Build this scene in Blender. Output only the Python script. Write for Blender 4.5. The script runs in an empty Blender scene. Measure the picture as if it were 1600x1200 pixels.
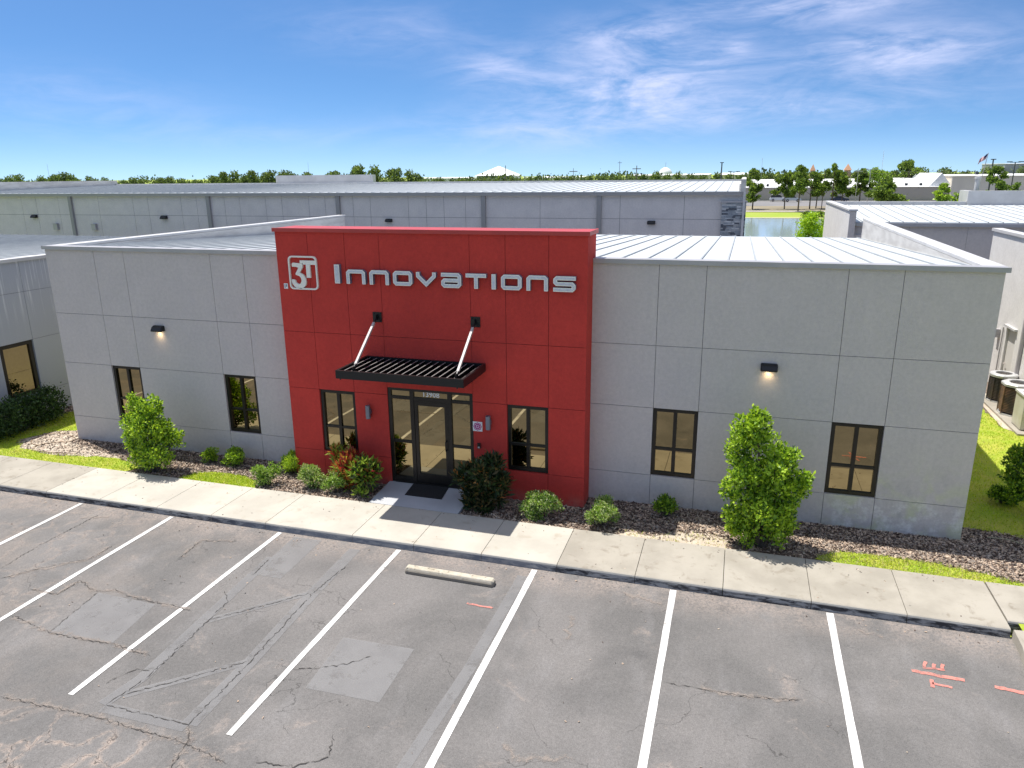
import bpy, math, random
import numpy as np
from mathutils import Vector, Matrix
R = math.radians
random.seed(7)
sc = bpy.context.scene
col = sc.collection

# ------------------------------------------------------------------ camera
PITCH, YAW, ROLL, FPX = 0.276008, -0.298330, -0.010194, 1155.49
fw = Vector((math.sin(YAW)*math.cos(PITCH), math.cos(YAW)*math.cos(PITCH), -math.sin(PITCH)))
rt = Vector((math.cos(YAW), -math.sin(YAW), 0)); up = rt.cross(fw)
c_, s_ = math.cos(ROLL), math.sin(ROLL)
cx = rt*c_ + up*s_; cy = up*c_ - rt*s_
cam_data = bpy.data.cameras.new("camera"); cam = bpy.data.objects.new("camera", cam_data); col.objects.link(cam)
M = Matrix((cx, cy, -fw)).transposed().to_4x4(); M.translation = Vector((0, -16.4527, 7.6019))
cam.matrix_world = M
cam_data.sensor_fit = 'HORIZONTAL'; cam_data.sensor_width = 36; cam_data.lens = FPX/1600*36
cam_data.clip_start = .1; cam_data.clip_end = 5000
sc.camera = cam
sc.view_settings.view_transform = 'Standard'; sc.view_settings.look = 'None'
sc.view_settings.exposure = 0.68; sc.view_settings.gamma = 1; sc.view_settings.use_curve_mapping = False
try:
    sc.cycles.use_denoising = True; sc.cycles.max_bounces = 6; sc.cycles.transparent_max_bounces = 8
except Exception: pass

# ------------------------------------------------------------------ node helpers
class NT:
    def __init__(s, tree): s.t = tree; s.n = tree.nodes; s.l = tree.links
    def new(s, typ, **kw):
        n = s.n.new(typ)
        for k, v in kw.items(): setattr(n, k, v)
        return n
    def put(s, sock, v):
        if hasattr(v, 'is_linked') or isinstance(v, bpy.types.NodeSocket): s.l.new(v, sock)
        elif isinstance(v, (tuple, list)) and len(v) == 3 and sock.type == 'RGBA': sock.default_value = (*v, 1)
        else: sock.default_value = v
    def math(s, op, a, b=None, c=None, clamp=False):
        n = s.new('ShaderNodeMath', operation=op, use_clamp=clamp)
        s.put(n.inputs[0], a)
        if b is not None: s.put(n.inputs[1], b)
        if c is not None: s.put(n.inputs[2], c)
        return n.outputs[0]
    def mix(s, f, a, b, blend='MIX'):
        n = s.new('ShaderNodeMix', data_type='RGBA', blend_type=blend)
        s.put(n.inputs[0], f); s.put(n.inputs[6], a); s.put(n.inputs[7], b)
        return n.outputs[2]
    def noise(s, vec, scale, detail=4, rough=.55, dist=0):
        n = s.new('ShaderNodeTexNoise'); s.l.new(vec, n.inputs['Vector'])
        n.inputs['Scale'].default_value = scale; n.inputs['Detail'].default_value = detail
        n.inputs['Roughness'].default_value = rough; n.inputs['Distortion'].default_value = dist
        return n.outputs[0]
    def ramp(s, f, a, b):       # smooth step from a to b
        n = s.new('ShaderNodeMapRange', interpolation_type='SMOOTHSTEP')
        s.put(n.inputs[0], f); s.put(n.inputs[1], a); s.put(n.inputs[2], b)
        return n.outputs[0]
    def pos(s): return s.new('ShaderNodeNewGeometry').outputs['Position']
    def sep(s, v):
        n = s.new('ShaderNodeSeparateXYZ'); s.l.new(v, n.inputs[0]); return n.outputs
    def vmul(s, v, t):
        n = s.new('ShaderNodeVectorMath', operation='MULTIPLY'); s.l.new(v, n.inputs[0]); n.inputs[1].default_value = t; return n.outputs[0]
    def vadd(s, v, t):
        n = s.new('ShaderNodeVectorMath', operation='ADD'); s.l.new(v, n.inputs[0]); s.put(n.inputs[1], t); return n.outputs[0]
    def bump(s, h, strength, dist=.01):
        n = s.new('ShaderNodeBump'); s.l.new(h, n.inputs['Height']); n.inputs['Strength'].default_value = strength
        n.inputs['Distance'].default_value = dist; return n.outputs[0]

def material(name):
    m = bpy.data.materials.new(name); m.use_nodes = True
    t = NT(m.node_tree); b = t.n['Principled BSDF']
    return m, t, b

# ------------------------------------------------------------------ world and sun
SUN = Vector((-2.17, .78, 6.4)).normalized()
w = bpy.data.worlds.new("World"); sc.world = w; w.use_nodes = True
t = NT(w.node_tree); bg = t.n['Background']
gen = t.new('ShaderNodeTexCoord').outputs['Generated']
sky = t.new('ShaderNodeTexSky', sky_type='NISHITA'); sky.sun_disc = False
sky.sun_elevation = math.asin(SUN.z); sky.sun_rotation = math.atan2(SUN.x, SUN.y)
sky.air_density = 1.0; sky.dust_density = .25; sky.ozone_density = 3.2; sky.altitude = 20
X, Y, Z = t.sep(gen)
zl = t.math('ADD', t.math('MULTIPLY', t.math('MAXIMUM', Z, 0.0), 2.2), .11)
cb = t.new('ShaderNodeCombineXYZ'); t.put(cb.inputs[0], X); t.put(cb.inputs[1], Y); t.put(cb.inputs[2], zl)
t.l.new(cb.outputs[0], sky.inputs['Vector'])
hs = t.new('ShaderNodeHueSaturation'); hs.inputs['Saturation'].default_value = 1.2; hs.inputs['Value'].default_value = .88; hs.inputs['Hue'].default_value = .499
t.l.new(sky.outputs[0], hs.inputs['Color'])
U = t.math('ARCTAN2', X, Y)
V = t.math('DIVIDE', Z, t.math('MAXIMUM', t.math('SQRT', t.math('ADD', t.math('MULTIPLY', X, X), t.math('MULTIPLY', Y, Y))), .01))
uv = t.new('ShaderNodeCombineXYZ'); t.put(uv.inputs[0], U); t.put(uv.inputs[1], V)
mask = None                      # where the cirrus banks stand in the sky (azimuth, tangent of elevation)
for (u0, v0, su, sv, a) in [(-.13, .105, .11, .035, 1.0), (.15, .128, .085, .024, 1.5), (-.15, .165, .07, .02, .75), (-.31, .126, .06, .022, .85),
                            (-.25, .058, .13, .03, .75), (-.03, .068, .17, .02, .6), (.06, .185, .12, .022, 1.1), (-.8, .085, .14, .03, .3),
                            (-.02, .147, .02, .012, .8), (-.1, .13, .16, .05, .45), (-.45, .17, .11, .03, .4), (.12, .08, .14, .02, .45), (-.6, .05, .2, .02, .25), (.5, .12, .2, .05, .8),
                            (1.9, .25, .7, .12, .6), (-2.2, .3, .8, .12, .6)]:
    du = t.math('DIVIDE', t.math('SUBTRACT', U, u0), su); dv = t.math('DIVIDE', t.math('SUBTRACT', V, v0), sv)
    g = t.math('MULTIPLY', t.math('EXPONENT', t.math('MULTIPLY', t.math('ADD', t.math('MULTIPLY', du, du), t.math('MULTIPLY', dv, dv)), -1.0)), a)
    mask = g if mask is None else t.math('ADD', mask, g)
mp = t.new('ShaderNodeMapping'); t.l.new(uv.outputs[0], mp.inputs[0]); mp.inputs['Rotation'].default_value = (0, 0, R(-8)); mp.inputs['Scale'].default_value = (6, 20, 1)
n1 = t.noise(mp.outputs[0], 1.0, 9, .62, 1.2)
mp2 = t.new('ShaderNodeMapping'); t.l.new(uv.outputs[0], mp2.inputs[0]); mp2.inputs['Rotation'].default_value = (0, 0, R(-14)); mp2.inputs['Scale'].default_value = (20, 95, 1)
n2 = t.noise(mp2.outputs[0], 1.0, 7, .65, .8)
nn = t.math('ADD', t.math('MULTIPLY', n1, .72), t.math('MULTIPLY', n2, .28))
cl = t.math('MULTIPLY', t.ramp(nn, .30, .76), mask)
cl = t.math('MULTIPLY', t.math('MINIMUM', cl, 1.0), .66)
skyc = t.mix(cl, hs.outputs[0], (5.2, 5.3, 6.8))
hz = t.math('MULTIPLY', t.math('SUBTRACT', 1.0, t.ramp(V, .0, .06)), .16)                     # pale band at the horizon
skyc = t.mix(hz, skyc, (4.6, 5.6, 6.9))
fill_veil = t.math('MULTIPLY', t.ramp(V, .30, .75), t.math('ADD', t.math('MULTIPLY', n1, .4), .12))   # bright haze added in the unseen upper sky as neutral fill light
skyc = t.mix(fill_veil, skyc, (7.6, 7.3, 7.0))
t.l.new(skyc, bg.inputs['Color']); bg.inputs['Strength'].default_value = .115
sd = bpy.data.lights.new("sun", 'SUN'); sun = bpy.data.objects.new("sun", sd); col.objects.link(sun)
sd.energy = 4.2; sd.angle = R(.53); sd.color = (1, .955, .89)
sun.rotation_euler = SUN.to_track_quat('Z', 'Y').to_euler(); sun.location = (-20, 10, 60)

# ------------------------------------------------------------------ materials
def nm(name, c1, c2=None, scale=3, rough=.8, bump=0, bscale=80, metallic=0, spec=.5, detail=5, lo=.35, hi=.65, fine=0, fscale=150, stretch=None, coat=0):
    m, t, b = material(name)
    p = t.pos()
    if stretch: p = t.vmul(p, stretch)
    cc = c1
    if c2 is not None: cc = t.mix(t.ramp(t.noise(p, scale, detail), lo, hi), c1, c2)
    if fine:
        f = t.noise(p, fscale, 2)
        g = t.math('ADD', t.math('MULTIPLY', t.math('SUBTRACT', f, .5), fine*2), 1.0)
        hsv = t.new('ShaderNodeHueSaturation'); t.put(hsv.inputs['Color'], cc); t.put(hsv.inputs['Value'], g); cc = hsv.outputs[0]
    t.put(b.inputs['Base Color'], cc)
    b.inputs['Roughness'].default_value = rough; b.inputs['Metallic'].default_value = metallic
    b.inputs['Specular IOR Level'].default_value = spec
    if coat: b.inputs['Coat Weight'].default_value = coat
    if bump: t.l.new(t.bump(t.noise(p, bscale, 3), bump, .01), b.inputs['Normal'])
    return m

def stucco(name, c, dark, stain=None):
    m, t, b = material(name); p = t.pos()
    cc = t.mix(t.ramp(t.noise(p, 1.3, 6, .6), .3, .7), c, dark)
    st = t.noise(t.vmul(p, (3.2, 3.2, .35)), 1, 5, .6)                 # faint run marks down the wall
    cc = t.mix(t.math('MULTIPLY', t.ramp(st, .55, .8), .25), cc, tuple(v*1.18 for v in c))
    if stain:
        x, y, z = t.sep(p)
        lowz = t.math('SUBTRACT', 1.0, t.ramp(z, .3, stain[1]))
        rx = t.ramp(x, stain[0], stain[0]+.7)
        nz = t.ramp(t.noise(p, 1.7, 6, .6, .6), .42, .66)
        f = t.math('MULTIPLY', t.math('MULTIPLY', lowz, rx), nz)
        cc = t.mix(t.math('MULTIPLY', f, .8), cc, (.56, .57, .36))
        wz = t.math('MULTIPLY', t.math('MULTIPLY', t.math('SUBTRACT', 1.0, t.ramp(z, .5, .95)), rx), t.ramp(t.noise(p, 3.4, 7, .75), .46, .62))
        cc = t.mix(t.math('MULTIPLY', wz, .55), cc, (.80, .78, .72))
        dz = t.math('MULTIPLY', t.math('MULTIPLY', lowz, rx), t.ramp(t.noise(t.vadd(p, (9, 4, 2)), 2.3, 6, .7), .50, .66))
        cc = t.mix(t.math('MULTIPLY', dz, .35), cc, (.34, .33, .30))
    f = t.noise(p, 11, 7, .85)
    g = t.math('ADD', t.math('MULTIPLY', t.math('SUBTRACT', f, .5), .62), 1.0)
    zz = t.sep(p)[2]
    spl = t.math('MULTIPLY', t.math('SUBTRACT', 1.0, t.ramp(zz, .0, .38)), t.ramp(t.noise(p, 4, 6, .7), .35, .65))   # dirt splashed up from the beds
    cc = t.mix(t.math('MULTIPLY', spl, .35), cc, (.30, .24, .19))
    hsv = t.new('ShaderNodeHueSaturation'); t.put(hsv.inputs['Color'], cc); t.put(hsv.inputs['Value'], g)
    t.l.new(hsv.outputs[0], b.inputs['Base Color']); b.inputs['Roughness'].default_value = .88; b.inputs['Specular IOR Level'].default_value = .25
    t.l.new(t.bump(t.noise(p, 70, 4, .7), .5, .012), b.inputs['Normal'])
    return m

GREY = stucco('grey_stucco', (.56, .512, .478), (.53, .487, .457), (1.9, 2.2))
GREY_B = stucco('grey_stucco_back', (.66, .62, .585), (.60, .565, .54))
GREY_L = stucco('pale_stucco', (.70, .68, .65), (.64, .62, .59))
REDM = stucco('red_stucco', (.55, .053, .040), (.49, .048, .037))
RED_CAP = nm('red_cap_metal', (.46, .045, .04), (.40, .04, .035), 2, .45)
SEAL = nm('joint_sealant', (.15, .145, .145), rough=.9)
SEAL_R = nm('joint_sealant_red', (.12, .015, .012), rough=.9)
COPING = nm('coping_metal', (.42, .40, .40), (.37, .36, .36), 1.5, .45, metallic=.25)
COPING_T = nm('coping_pale', (.55, .54, .53), (.48, .47, .46), 1.2, .5)
PARAPET_IN = nm('parapet_inner', (.58, .56, .53), (.46, .44, .415), .9, .7, detail=7, stretch=(1, 1, 4))
ROOF = nm('roof_metal', (.52, .54, .545), (.47, .50, .51), .7, .5, metallic=0, spec=.3, detail=6, fine=.08, fscale=9)
ROOF_RIB_SHADE = nm('roof_rib_shade', (.36, .38, .39), (.31, .33, .345), 1.5, .6)  # darker than the sheet, so the colour draws the ribs' shadow lines
BLACK = nm('black_metal', (.013, .013, .014), rough=.38, metallic=.3)
BRONZE = nm('dark_bronze_frame', (.016, .014, .012), (.022, .019, .016), 6, .35, metallic=.4)
STEEL_AND_GLARE = nm('steel_and_rod_glare', (.50, .44, .42), (.42, .38, .36), 12, .5, metallic=.0)
LIP_GLINT = nm('louvre_lip_glint', (.26, .25, .24), rough=.35, metallic=.2)  # grey colour stands in for the sun's glint on black louvre edges
def glassmat():
    m, t, b = material('bronze_reflective_glass'); p = t.pos()
    b.inputs['Base Color'].default_value = (.31, .255, .145, 1); b.inputs['Metallic'].default_value = 1; b.inputs['Roughness'].default_value = .015
    t.l.new(t.bump(t.noise(p, 1.1, 1), .05, .02), b.inputs['Normal'])
    return m
GLASS = glassmat()
WHITE = nm('white_paint', (.78, .78, .77), rough=.5)
OFFWHITE = nm('sign_white', (.80, .78, .70), rough=.45)
FACE = nm('letter_face', (.60, .62, .66), (.50, .52, .57), 9, .35)
RETURN = nm('letter_return', (.16, .17, .24), rough=.4)
SCONCE = nm('sconce_grey', (.20, .22, .27), rough=.35, metallic=.5)
PURPLE = nm('magenta_print', (.42, .02, .20), rough=.6)
RUBBER = nm('black_rubber', (.012, .012, .013), (.02, .02, .02), 40, .95, bump=.5, bscale=200)

def concrete(name, c1, c2, stain, amt):
    m, t, b = material(name); p = t.pos()
    cc = t.mix(t.ramp(t.noise(p, .9, 6, .6), .35, .68), c1, c2)
    s = t.ramp(t.noise(p, 2.6, 8, .68, .5), .54, .74)
    cc = t.mix(t.math('MULTIPLY', s, amt), cc, stain)
    pit = t.ramp(t.noise(p, 34, 4, .7), .64, .74)
    cc = t.mix(t.math('MULTIPLY', pit, amt*.6), cc, tuple(v*.55 for v in stain))
    t.l.new(cc, b.inputs['Base Color']); b.inputs['Roughness'].default_value = .85; b.inputs['Specular IOR Level'].default_value = .3
    t.l.new(t.bump(t.noise(p, 60, 5, .7), .35, .01), b.inputs['Normal'])
    return m
CONC_N = concrete('concrete_pale', (.475, .445, .38), (.40, .375, .32), (.33, .285, .22), .7)
CONC_O = concrete('concrete_weathered', (.37, .34, .285), (.29, .265, .22), (.20, .17, .13), .9)
CONC_D = concrete('concrete_entry', (.46, .47, .48), (.40, .41, .42), (.34, .34, .34), .3)
def kerbface():
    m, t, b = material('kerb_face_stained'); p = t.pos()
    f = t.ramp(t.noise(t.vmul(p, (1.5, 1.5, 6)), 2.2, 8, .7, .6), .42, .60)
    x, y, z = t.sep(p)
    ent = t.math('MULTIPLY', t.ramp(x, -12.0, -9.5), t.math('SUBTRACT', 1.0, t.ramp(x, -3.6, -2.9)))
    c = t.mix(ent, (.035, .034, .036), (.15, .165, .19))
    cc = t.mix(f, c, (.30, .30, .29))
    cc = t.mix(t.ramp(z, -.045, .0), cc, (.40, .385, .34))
    t.l.new(cc, b.inputs['Base Color']); b.inputs['Roughness'].default_value = .9
    return m
KERB = kerbface()

def asphalt():
    m, t, b = material('asphalt'); p = t.pos(); x, y, z = t.sep(p)
    cc = t.mix(t.ramp(t.noise(p, .45, 7, .62, .4), .35, .68), (.122, .117, .112), (.172, .162, .154))
    cc = t.mix(t.math('MULTIPLY', t.ramp(t.noise(t.vmul(p, (1.8, .5, 1)), 1.3, 5, .6), .5, .75), .35), cc, (.20, .193, .19))
    brn = t.math('MULTIPLY', t.math('SUBTRACT', 1.0, t.ramp(x, -13.5, -8.0)), t.ramp(t.noise(t.vadd(p, (1, 5, 0)), .8, 7, .7), .44, .66))
    cc = t.mix(t.math('MULTIPLY', brn, .5), cc, (.22, .19, .165))
    oil = t.math('MULTIPLY', t.ramp(t.noise(t.vadd(p, (3.3, 7.1, 0)), 1.0, 6, .65), .60, .74), .45)
    cc = t.mix(oil, cc, (.075, .073, .073))
    fl = t.ramp(t.noise(p, 9, 4, .75), .70, .78)
    cc = t.mix(t.math('MULTIPLY', fl, .5), cc, (.30, .28, .26))
    # sandy wear along the kerb and in loose blotches
    kb = t.math('MULTIPLY', t.ramp(y, -4.5, -3.5), t.ramp(t.noise(p, 1.6, 6, .65), .30, .58))
    bl = t.math('MULTIPLY', t.ramp(t.noise(p, .75, 8, .7, 1.0), .58, .70), .55)
    tan = (.30, .25, .215)
    cc = t.mix(t.math('MULTIPLY', t.math('MAXIMUM', t.math('MULTIPLY', kb, .7), bl), t.ramp(t.noise(p, 22, 4, .7), .3, .6)), cc, tan)
    # alligator cracking, worst in the drive lane and at the left
    wv = t.new('ShaderNodeTexNoise'); t.l.new(p, wv.inputs['Vector']); wv.inputs['Scale'].default_value = 1.8; wv.inputs['Detail'].default_value = 6
    dv = t.new('ShaderNodeVectorMath', operation='SCALE'); t.l.new(wv.outputs['Color'], dv.inputs[0]); dv.inputs['Scale'].default_value = .9
    pd = t.vadd(p, dv.outputs[0])
    def vor(scale):
        v = t.new('ShaderNodeTexVoronoi', feature='DISTANCE_TO_EDGE'); t.l.new(pd, v.inputs['Vector']); v.inputs['Scale'].default_value = scale
        v.voronoi_dimensions = '2D' if False else '3D'
        return v.outputs['Distance']
    # area: y below -9.2 and mostly x below -6
    area = t.math('MULTIPLY', t.math('SUBTRACT', 1.0, t.ramp(t.math('ADD', y, t.math('MULTIPLY', t.noise(p, .7, 3), 1.2)), -9.3, -8.5)),
                  t.math('SUBTRACT', 1.0, t.math('MULTIPLY', t.ramp(x, -7.5, -4.0), .75)))
    area2 = t.math('MULTIPLY', t.math('SUBTRACT', 1.0, t.ramp(t.math('ADD', x, t.math('MULTIPLY', t.noise(p, .5, 3), 3)), -12.0, -10.0)), .45)
    ar = t.math('MAXIMUM', area, area2)
    v1 = vor(1.15)
    wide = t.math('MULTIPLY', t.math('SUBTRACT', 1.0, t.ramp(v1, .0, .10)), t.ramp(t.noise(p, 9, 6, .75), .36, .62))
    cc = t.mix(t.math('MULTIPLY', t.math('MULTIPLY', wide, ar), .85), cc, (.33, .265, .22))
    thin = t.math('SUBTRACT', 1.0, t.ramp(v1, .002, .010))
    cc = t.mix(t.math('MULTIPLY', t.math('MULTIPLY', thin, ar), .75), cc, (.035, .032, .03))
    v2 = vor(.38)
    thin2 = t.math('MULTIPLY', t.math('SUBTRACT', 1.0, t.ramp(v2, .001, .0035)), t.ramp(t.noise(p, .8, 3), .5, .6))
    cc = t.mix(t.math('MULTIPLY', thin2, .6), cc, (.04, .038, .036))
    sp = t.noise(p, 75, 2, .6)
    g = t.math('ADD', t.math('ADD', t.math('MULTIPLY', t.math('SUBTRACT', sp, .5), 1.2), t.math('MULTIPLY', t.math('SUBTRACT', t.noise(p, 19, 4, .8), .5), .7)), 1.0)
    hsv = t.new('ShaderNodeHueSaturation'); t.put(hsv.inputs['Color'], cc); t.put(hsv.inputs['Value'], g)
    t.l.new(hsv.outputs[0], b.inputs['Base Color']); b.inputs['Roughness'].default_value = .85; b.inputs['Specular IOR Level'].default_value = .35
    t.l.new(t.bump(sp, .45, .01), b.inputs['Normal'])
    return m
ASPH = asphalt()
def patchmat(name, c1, c2, edge=.0, a=.5):
    m, t, b = material(name); p = t.pos()
    cc = t.mix(t.ramp(t.noise(p, 2.0, 6, .6), .35, .68), c1, c2)
    sp = t.noise(p, 75, 2, .6); g = t.math('ADD', t.math('MULTIPLY', t.math('SUBTRACT', sp, .5), .8), 1.0)
    hsv = t.new('ShaderNodeHueSaturation'); t.put(hsv.inputs['Color'], cc); t.put(hsv.inputs['Value'], g)
    t.l.new(hsv.outputs[0], b.inputs['Base Color']); b.inputs['Roughness'].default_value = .85; b.inputs['Specular IOR Level'].default_value = .3
    al = t.math('MULTIPLY', t.ramp(t.noise(p, 3.5, 8, .72), a-.16, a+.04), edge)
    t.l.new(al, b.inputs['Alpha'])
    return m
PATCH = patchmat('asphalt_patch_pale', (.27, .265, .262), (.235, .23, .228), .6, .43)
BAND = patchmat('asphalt_sealer_band', (.26, .256, .254), (.225, .221, .22), .6, .45)
def sandmat():
    m, t, b = material('sandy_crack_wear'); p = t.pos()
    at = t.new('ShaderNodeAttribute', attribute_name='fall').outputs['Fac']
    b.inputs['Base Color'].default_value = (.30, .255, .22, 1); b.inputs['Roughness'].default_value = .95
    n_ = t.math('ADD', t.math('MULTIPLY', t.noise(p, 7, 8, .8), .8), t.math('MULTIPLY', t.noise(p, 60, 3, .7), .5))
    t.l.new(t.math('MULTIPLY', t.ramp(t.math('ADD', n_, t.math('MULTIPLY', at, .33)), .84, 1.05), .7), b.inputs['Alpha'])
    return m
SAND = sandmat()
CRACK = nm('crack_dark', (.060, .055, .050), rough=1)
PAINT = patchmat('white_line_paint', (.70, .69, .67), (.50, .49, .47), 1.0, .39)
PINK = patchmat('orange_marking_paint', (.66, .25, .20), (.50, .21, .18), .85, .46)

def leafmat(name, c1, c2, rough=.4, trans=.35):
    m, t, b = material(name); p = t.pos()
    oi = t.new('ShaderNodeObjectInfo').outputs['Random']
    cc = t.mix(t.ramp(t.noise(p, 7, 3), .3, .7), c1, c2)
    t.l.new(cc, b.inputs['Base Color']); b.inputs['Roughness'].default_value = rough; b.inputs['Specular IOR Level'].default_value = .35
    tr = t.new('ShaderNodeBsdfTranslucent'); t.l.new(t.mix(.5, cc, (c2[0]*1.6, c2[1]*1.5, c2[2]*.5)), tr.inputs[0])
    mx = t.new('ShaderNodeMixShader'); mx.inputs[0].default_value = trans
    t.l.new(b.outputs[0], mx.inputs[1]); t.l.new(tr.outputs[0], mx.inputs[2])
    t.l.new(mx.outputs[0], t.n['Material Output'].inputs[0])
    return m
LG = [leafmat('leaf_bright', (.38, .56, .035), (.46, .64, .06)), leafmat('leaf_mid', (.19, .34, .028), (.25, .42, .035)), leafmat('leaf_deep', (.045, .11, .02), (.07, .15, .025))]
LV = [leafmat('leaf_lime', (.26, .42, .06), (.32, .48, .09)), leafmat('leaf_cream', (.50, .55, .28), (.42, .50, .20)), leafmat('leaf_mid_b', (.10, .20, .03), (.13, .26, .04))]
LC = [leafmat('leaf_orange', (.50, .16, .05), (.62, .28, .06)), leafmat('leaf_red', (.24, .02, .025), (.34, .04, .035)), leafmat('leaf_yellowgreen', (.36, .42, .06), (.22, .34, .05))]
LD = [leafmat('leaf_darkgreen', (.03, .06, .022), (.05, .09, .03)), leafmat('leaf_bronze', (.10, .08, .03), (.16, .13, .05)), leafmat('leaf_black_green', (.018, .030, .016), (.03, .05, .02))]
LT = [leafmat('tree_leaf_light', (.25, .37, .055), (.31, .43, .07), .6), leafmat('tree_leaf_mid', (.11, .18, .038), (.14, .22, .042), .6), leafmat('tree_leaf_dark', (.05, .09, .026), (.07, .12, .03), .6)]
LH = [leafmat('hedge_leaf', (.035, .075, .022), (.05, .10, .028)), leafmat('hedge_leaf_dark', (.02, .045, .016), (.03, .06, .02)), leafmat('hedge_leaf_light', (.07, .13, .035), (.09, .16, .04))]
LF = [leafmat('far_leaf_light', (.17, .24, .07), (.21, .28, .085), .7), leafmat('far_leaf_mid', (.10, .15, .05), (.12, .18, .055), .7), leafmat('far_leaf_dark', (.06, .095, .04), (.08, .12, .045), .7)]
BARK = nm('bark', (.16, .12, .085), (.09, .07, .05), 14, .95, bump=.6, bscale=40, stretch=(1, 1, .3))
GRASS = nm('lawn_soil', (.26, .35, .020), (.36, .37, .05), 1.6, .95, bump=.8, bscale=60, fine=.35, fscale=60)
GRASS_FAR = nm('far_grass', (.24, .33, .025), (.30, .34, .05), .06, .95, fine=.2, fscale=2)
DRY = nm('dry_ground', (.26, .22, .14), (.20, .17, .11), .05, .95, fine=.2, fscale=1.5)
BLADE = [leafmat('blade_lime', (.40, .52, .025), (.47, .56, .035), .6, .35), leafmat('blade_green', (.24, .38, .02), (.30, .45, .03), .6, .35), leafmat('blade_straw', (.45, .42, .16), (.50, .45, .2), .7, .2)]
MULCH = nm('mulch_bed', (.11, .08, .06), (.20, .15, .115), 5, .98, bump=1, bscale=50, fine=.5, fscale=45)
CHIP = [nm('chip_tan', (.40, .30, .22), rough=.9), nm('chip_grey', (.24, .20, .165), rough=.9), nm('chip_brown', (.085, .055, .04), rough=.9), nm('chip_pale', (.52, .42, .32), rough=.9)]
SANDY = nm('sandy_soil', (.50, .43, .34), (.42, .35, .27), 2.5, .98, bump=.4, bscale=60, fine=.2, fscale=40)

# ------------------------------------------------------------------ mesh helpers
ORG = {}
class MB:
    def __init__(s): s.v = []; s.f = []; s.m = []
    def add(s, vs, fs, m=0):
        o = len(s.v); s.v += [tuple(v) for v in vs]
        for f in fs: s.f.append(tuple(i+o for i in f)); s.m.append(m)
    def quad(s, a, b, c, d, m=0): s.add([a, b, c, d], [(0, 1, 2, 3)], m)
    def box(s, x0, x1, y0, y1, z0, z1, m=0, front=None, top=None):
        vs = [(x0, y0, z0), (x1, y0, z0), (x1, y1, z0), (x0, y1, z0), (x0, y0, z1), (x1, y0, z1), (x1, y1, z1), (x0, y1, z1)]
        s.add(vs, [(0, 3, 2, 1)], m); s.add(vs, [(4, 5, 6, 7)], m if top is None else top)
        s.add(vs, [(0, 1, 5, 4)], m if front is None else front)
        s.add(vs, [(1, 2, 6, 5), (2, 3, 7, 6), (3, 0, 4, 7)], m)
        return s
    def hexa(s, p, m=0):          # 8 points, bottom ring then top ring
        s.add(p, [(0, 3, 2, 1), (4, 5, 6, 7), (0, 1, 5, 4), (1, 2, 6, 5), (2, 3, 7, 6), (3, 0, 4, 7)], m); return s
    def prism(s, pts, fn, w0, w1, m=0, side=None):   # polygon (u,v) pushed from w0 to w1; fn(u,v,w)
        n = len(pts); side = m if side is None else side
        vs = [fn(u, v, w0) for u, v in pts] + [fn(u, v, w1) for u, v in pts]
        s.add(vs, [tuple(range(n, 2*n))], m); s.add(vs, [tuple(range(n-1, -1, -1))], side)
        s.add(vs, [(i, (i+1) % n, n+(i+1) % n, n+i) for i in range(n)], side); return s
    def tube(s, pts, r, n=8, m=0, cap=True):
        pts = [Vector(p) for p in pts]; k = len(pts)
        rr = r if isinstance(r, (list, tuple)) else [r]*k
        rings = []; ref = None
        for i, p in enumerate(pts):
            d = (pts[min(i+1, k-1)]-pts[max(i-1, 0)]).normalized()
            a = d.cross(Vector((0, 0, 1)) if abs(d.z) < .9 else Vector((1, 0, 0))).normalized() if ref is None else (ref-d*ref.dot(d)).normalized()
            ref = a; b = d.cross(a)
            rings.append([p+(a*math.cos(2*math.pi*j/n)+b*math.sin(2*math.pi*j/n))*rr[i] for j in range(n)])
        vs = [v for q in rings for v in q]
        fs = [(i*n+j, i*n+(j+1) % n, (i+1)*n+(j+1) % n, (i+1)*n+j) for i in range(k-1) for j in range(n)]
        if cap: fs += [tuple(range(n-1, -1, -1)), tuple(range((k-1)*n, k*n))]
        s.add(vs, fs, m); return s
    def lathe(s, prof, c, n=16, m=0, a0=0, a1=2*math.pi):   # profile (r,z) round c
        full = abs(a1-a0-2*math.pi) < 1e-6; q = n if full else n+1
        vs = [(c[0]+r*math.cos(a0+(a1-a0)*j/n), c[1]+r*math.sin(a0+(a1-a0)*j/n), c[2]+z) for r, z in prof for j in range(q)]
        fs = [(i*q+j, i*q+(j+1) % q, (i+1)*q+(j+1) % q, (i+1)*q+j) for i in range(len(prof)-1) for j in range(n if full else n)]
        s.add(vs, fs, m); return s
    def build(s, name, mats, parent=None, smooth=False, bevel=0, origin=None):
        if not isinstance(mats, (list, tuple)): mats = [mats]
        po = ORG.get(parent.name, Vector((0, 0, 0))) if parent else Vector((0, 0, 0))
        org = Vector(origin) if origin is not None else (po.copy() if parent else Vector((0, 0, 0)))
        me = bpy.data.meshes.new(name)
        me.from_pydata([(v[0]-org.x, v[1]-org.y, v[2]-org.z) for v in s.v], [], s.f)
        for m in mats: me.materials.append(m)
        me.polygons.foreach_set('material_index', s.m)
        if smooth: me.polygons.foreach_set('use_smooth', [True]*len(s.f))
        me.update()
        o = bpy.data.objects.new(name, me); col.objects.link(o)
        if parent: o.parent = parent
        o.location = org-po; ORG[o.name] = org
        if bevel:
            b = o.modifiers.new('bevel', 'BEVEL'); b.width = bevel; b.segments = 2; b.limit_method = 'ANGLE'
        return o
def tag(o, label=None, cat=None, group=None, kind=None):
    if label: o['label'] = label
    if cat: o['category'] = cat
    if group: o['group'] = group
    if kind: o['kind'] = kind
    return o
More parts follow.
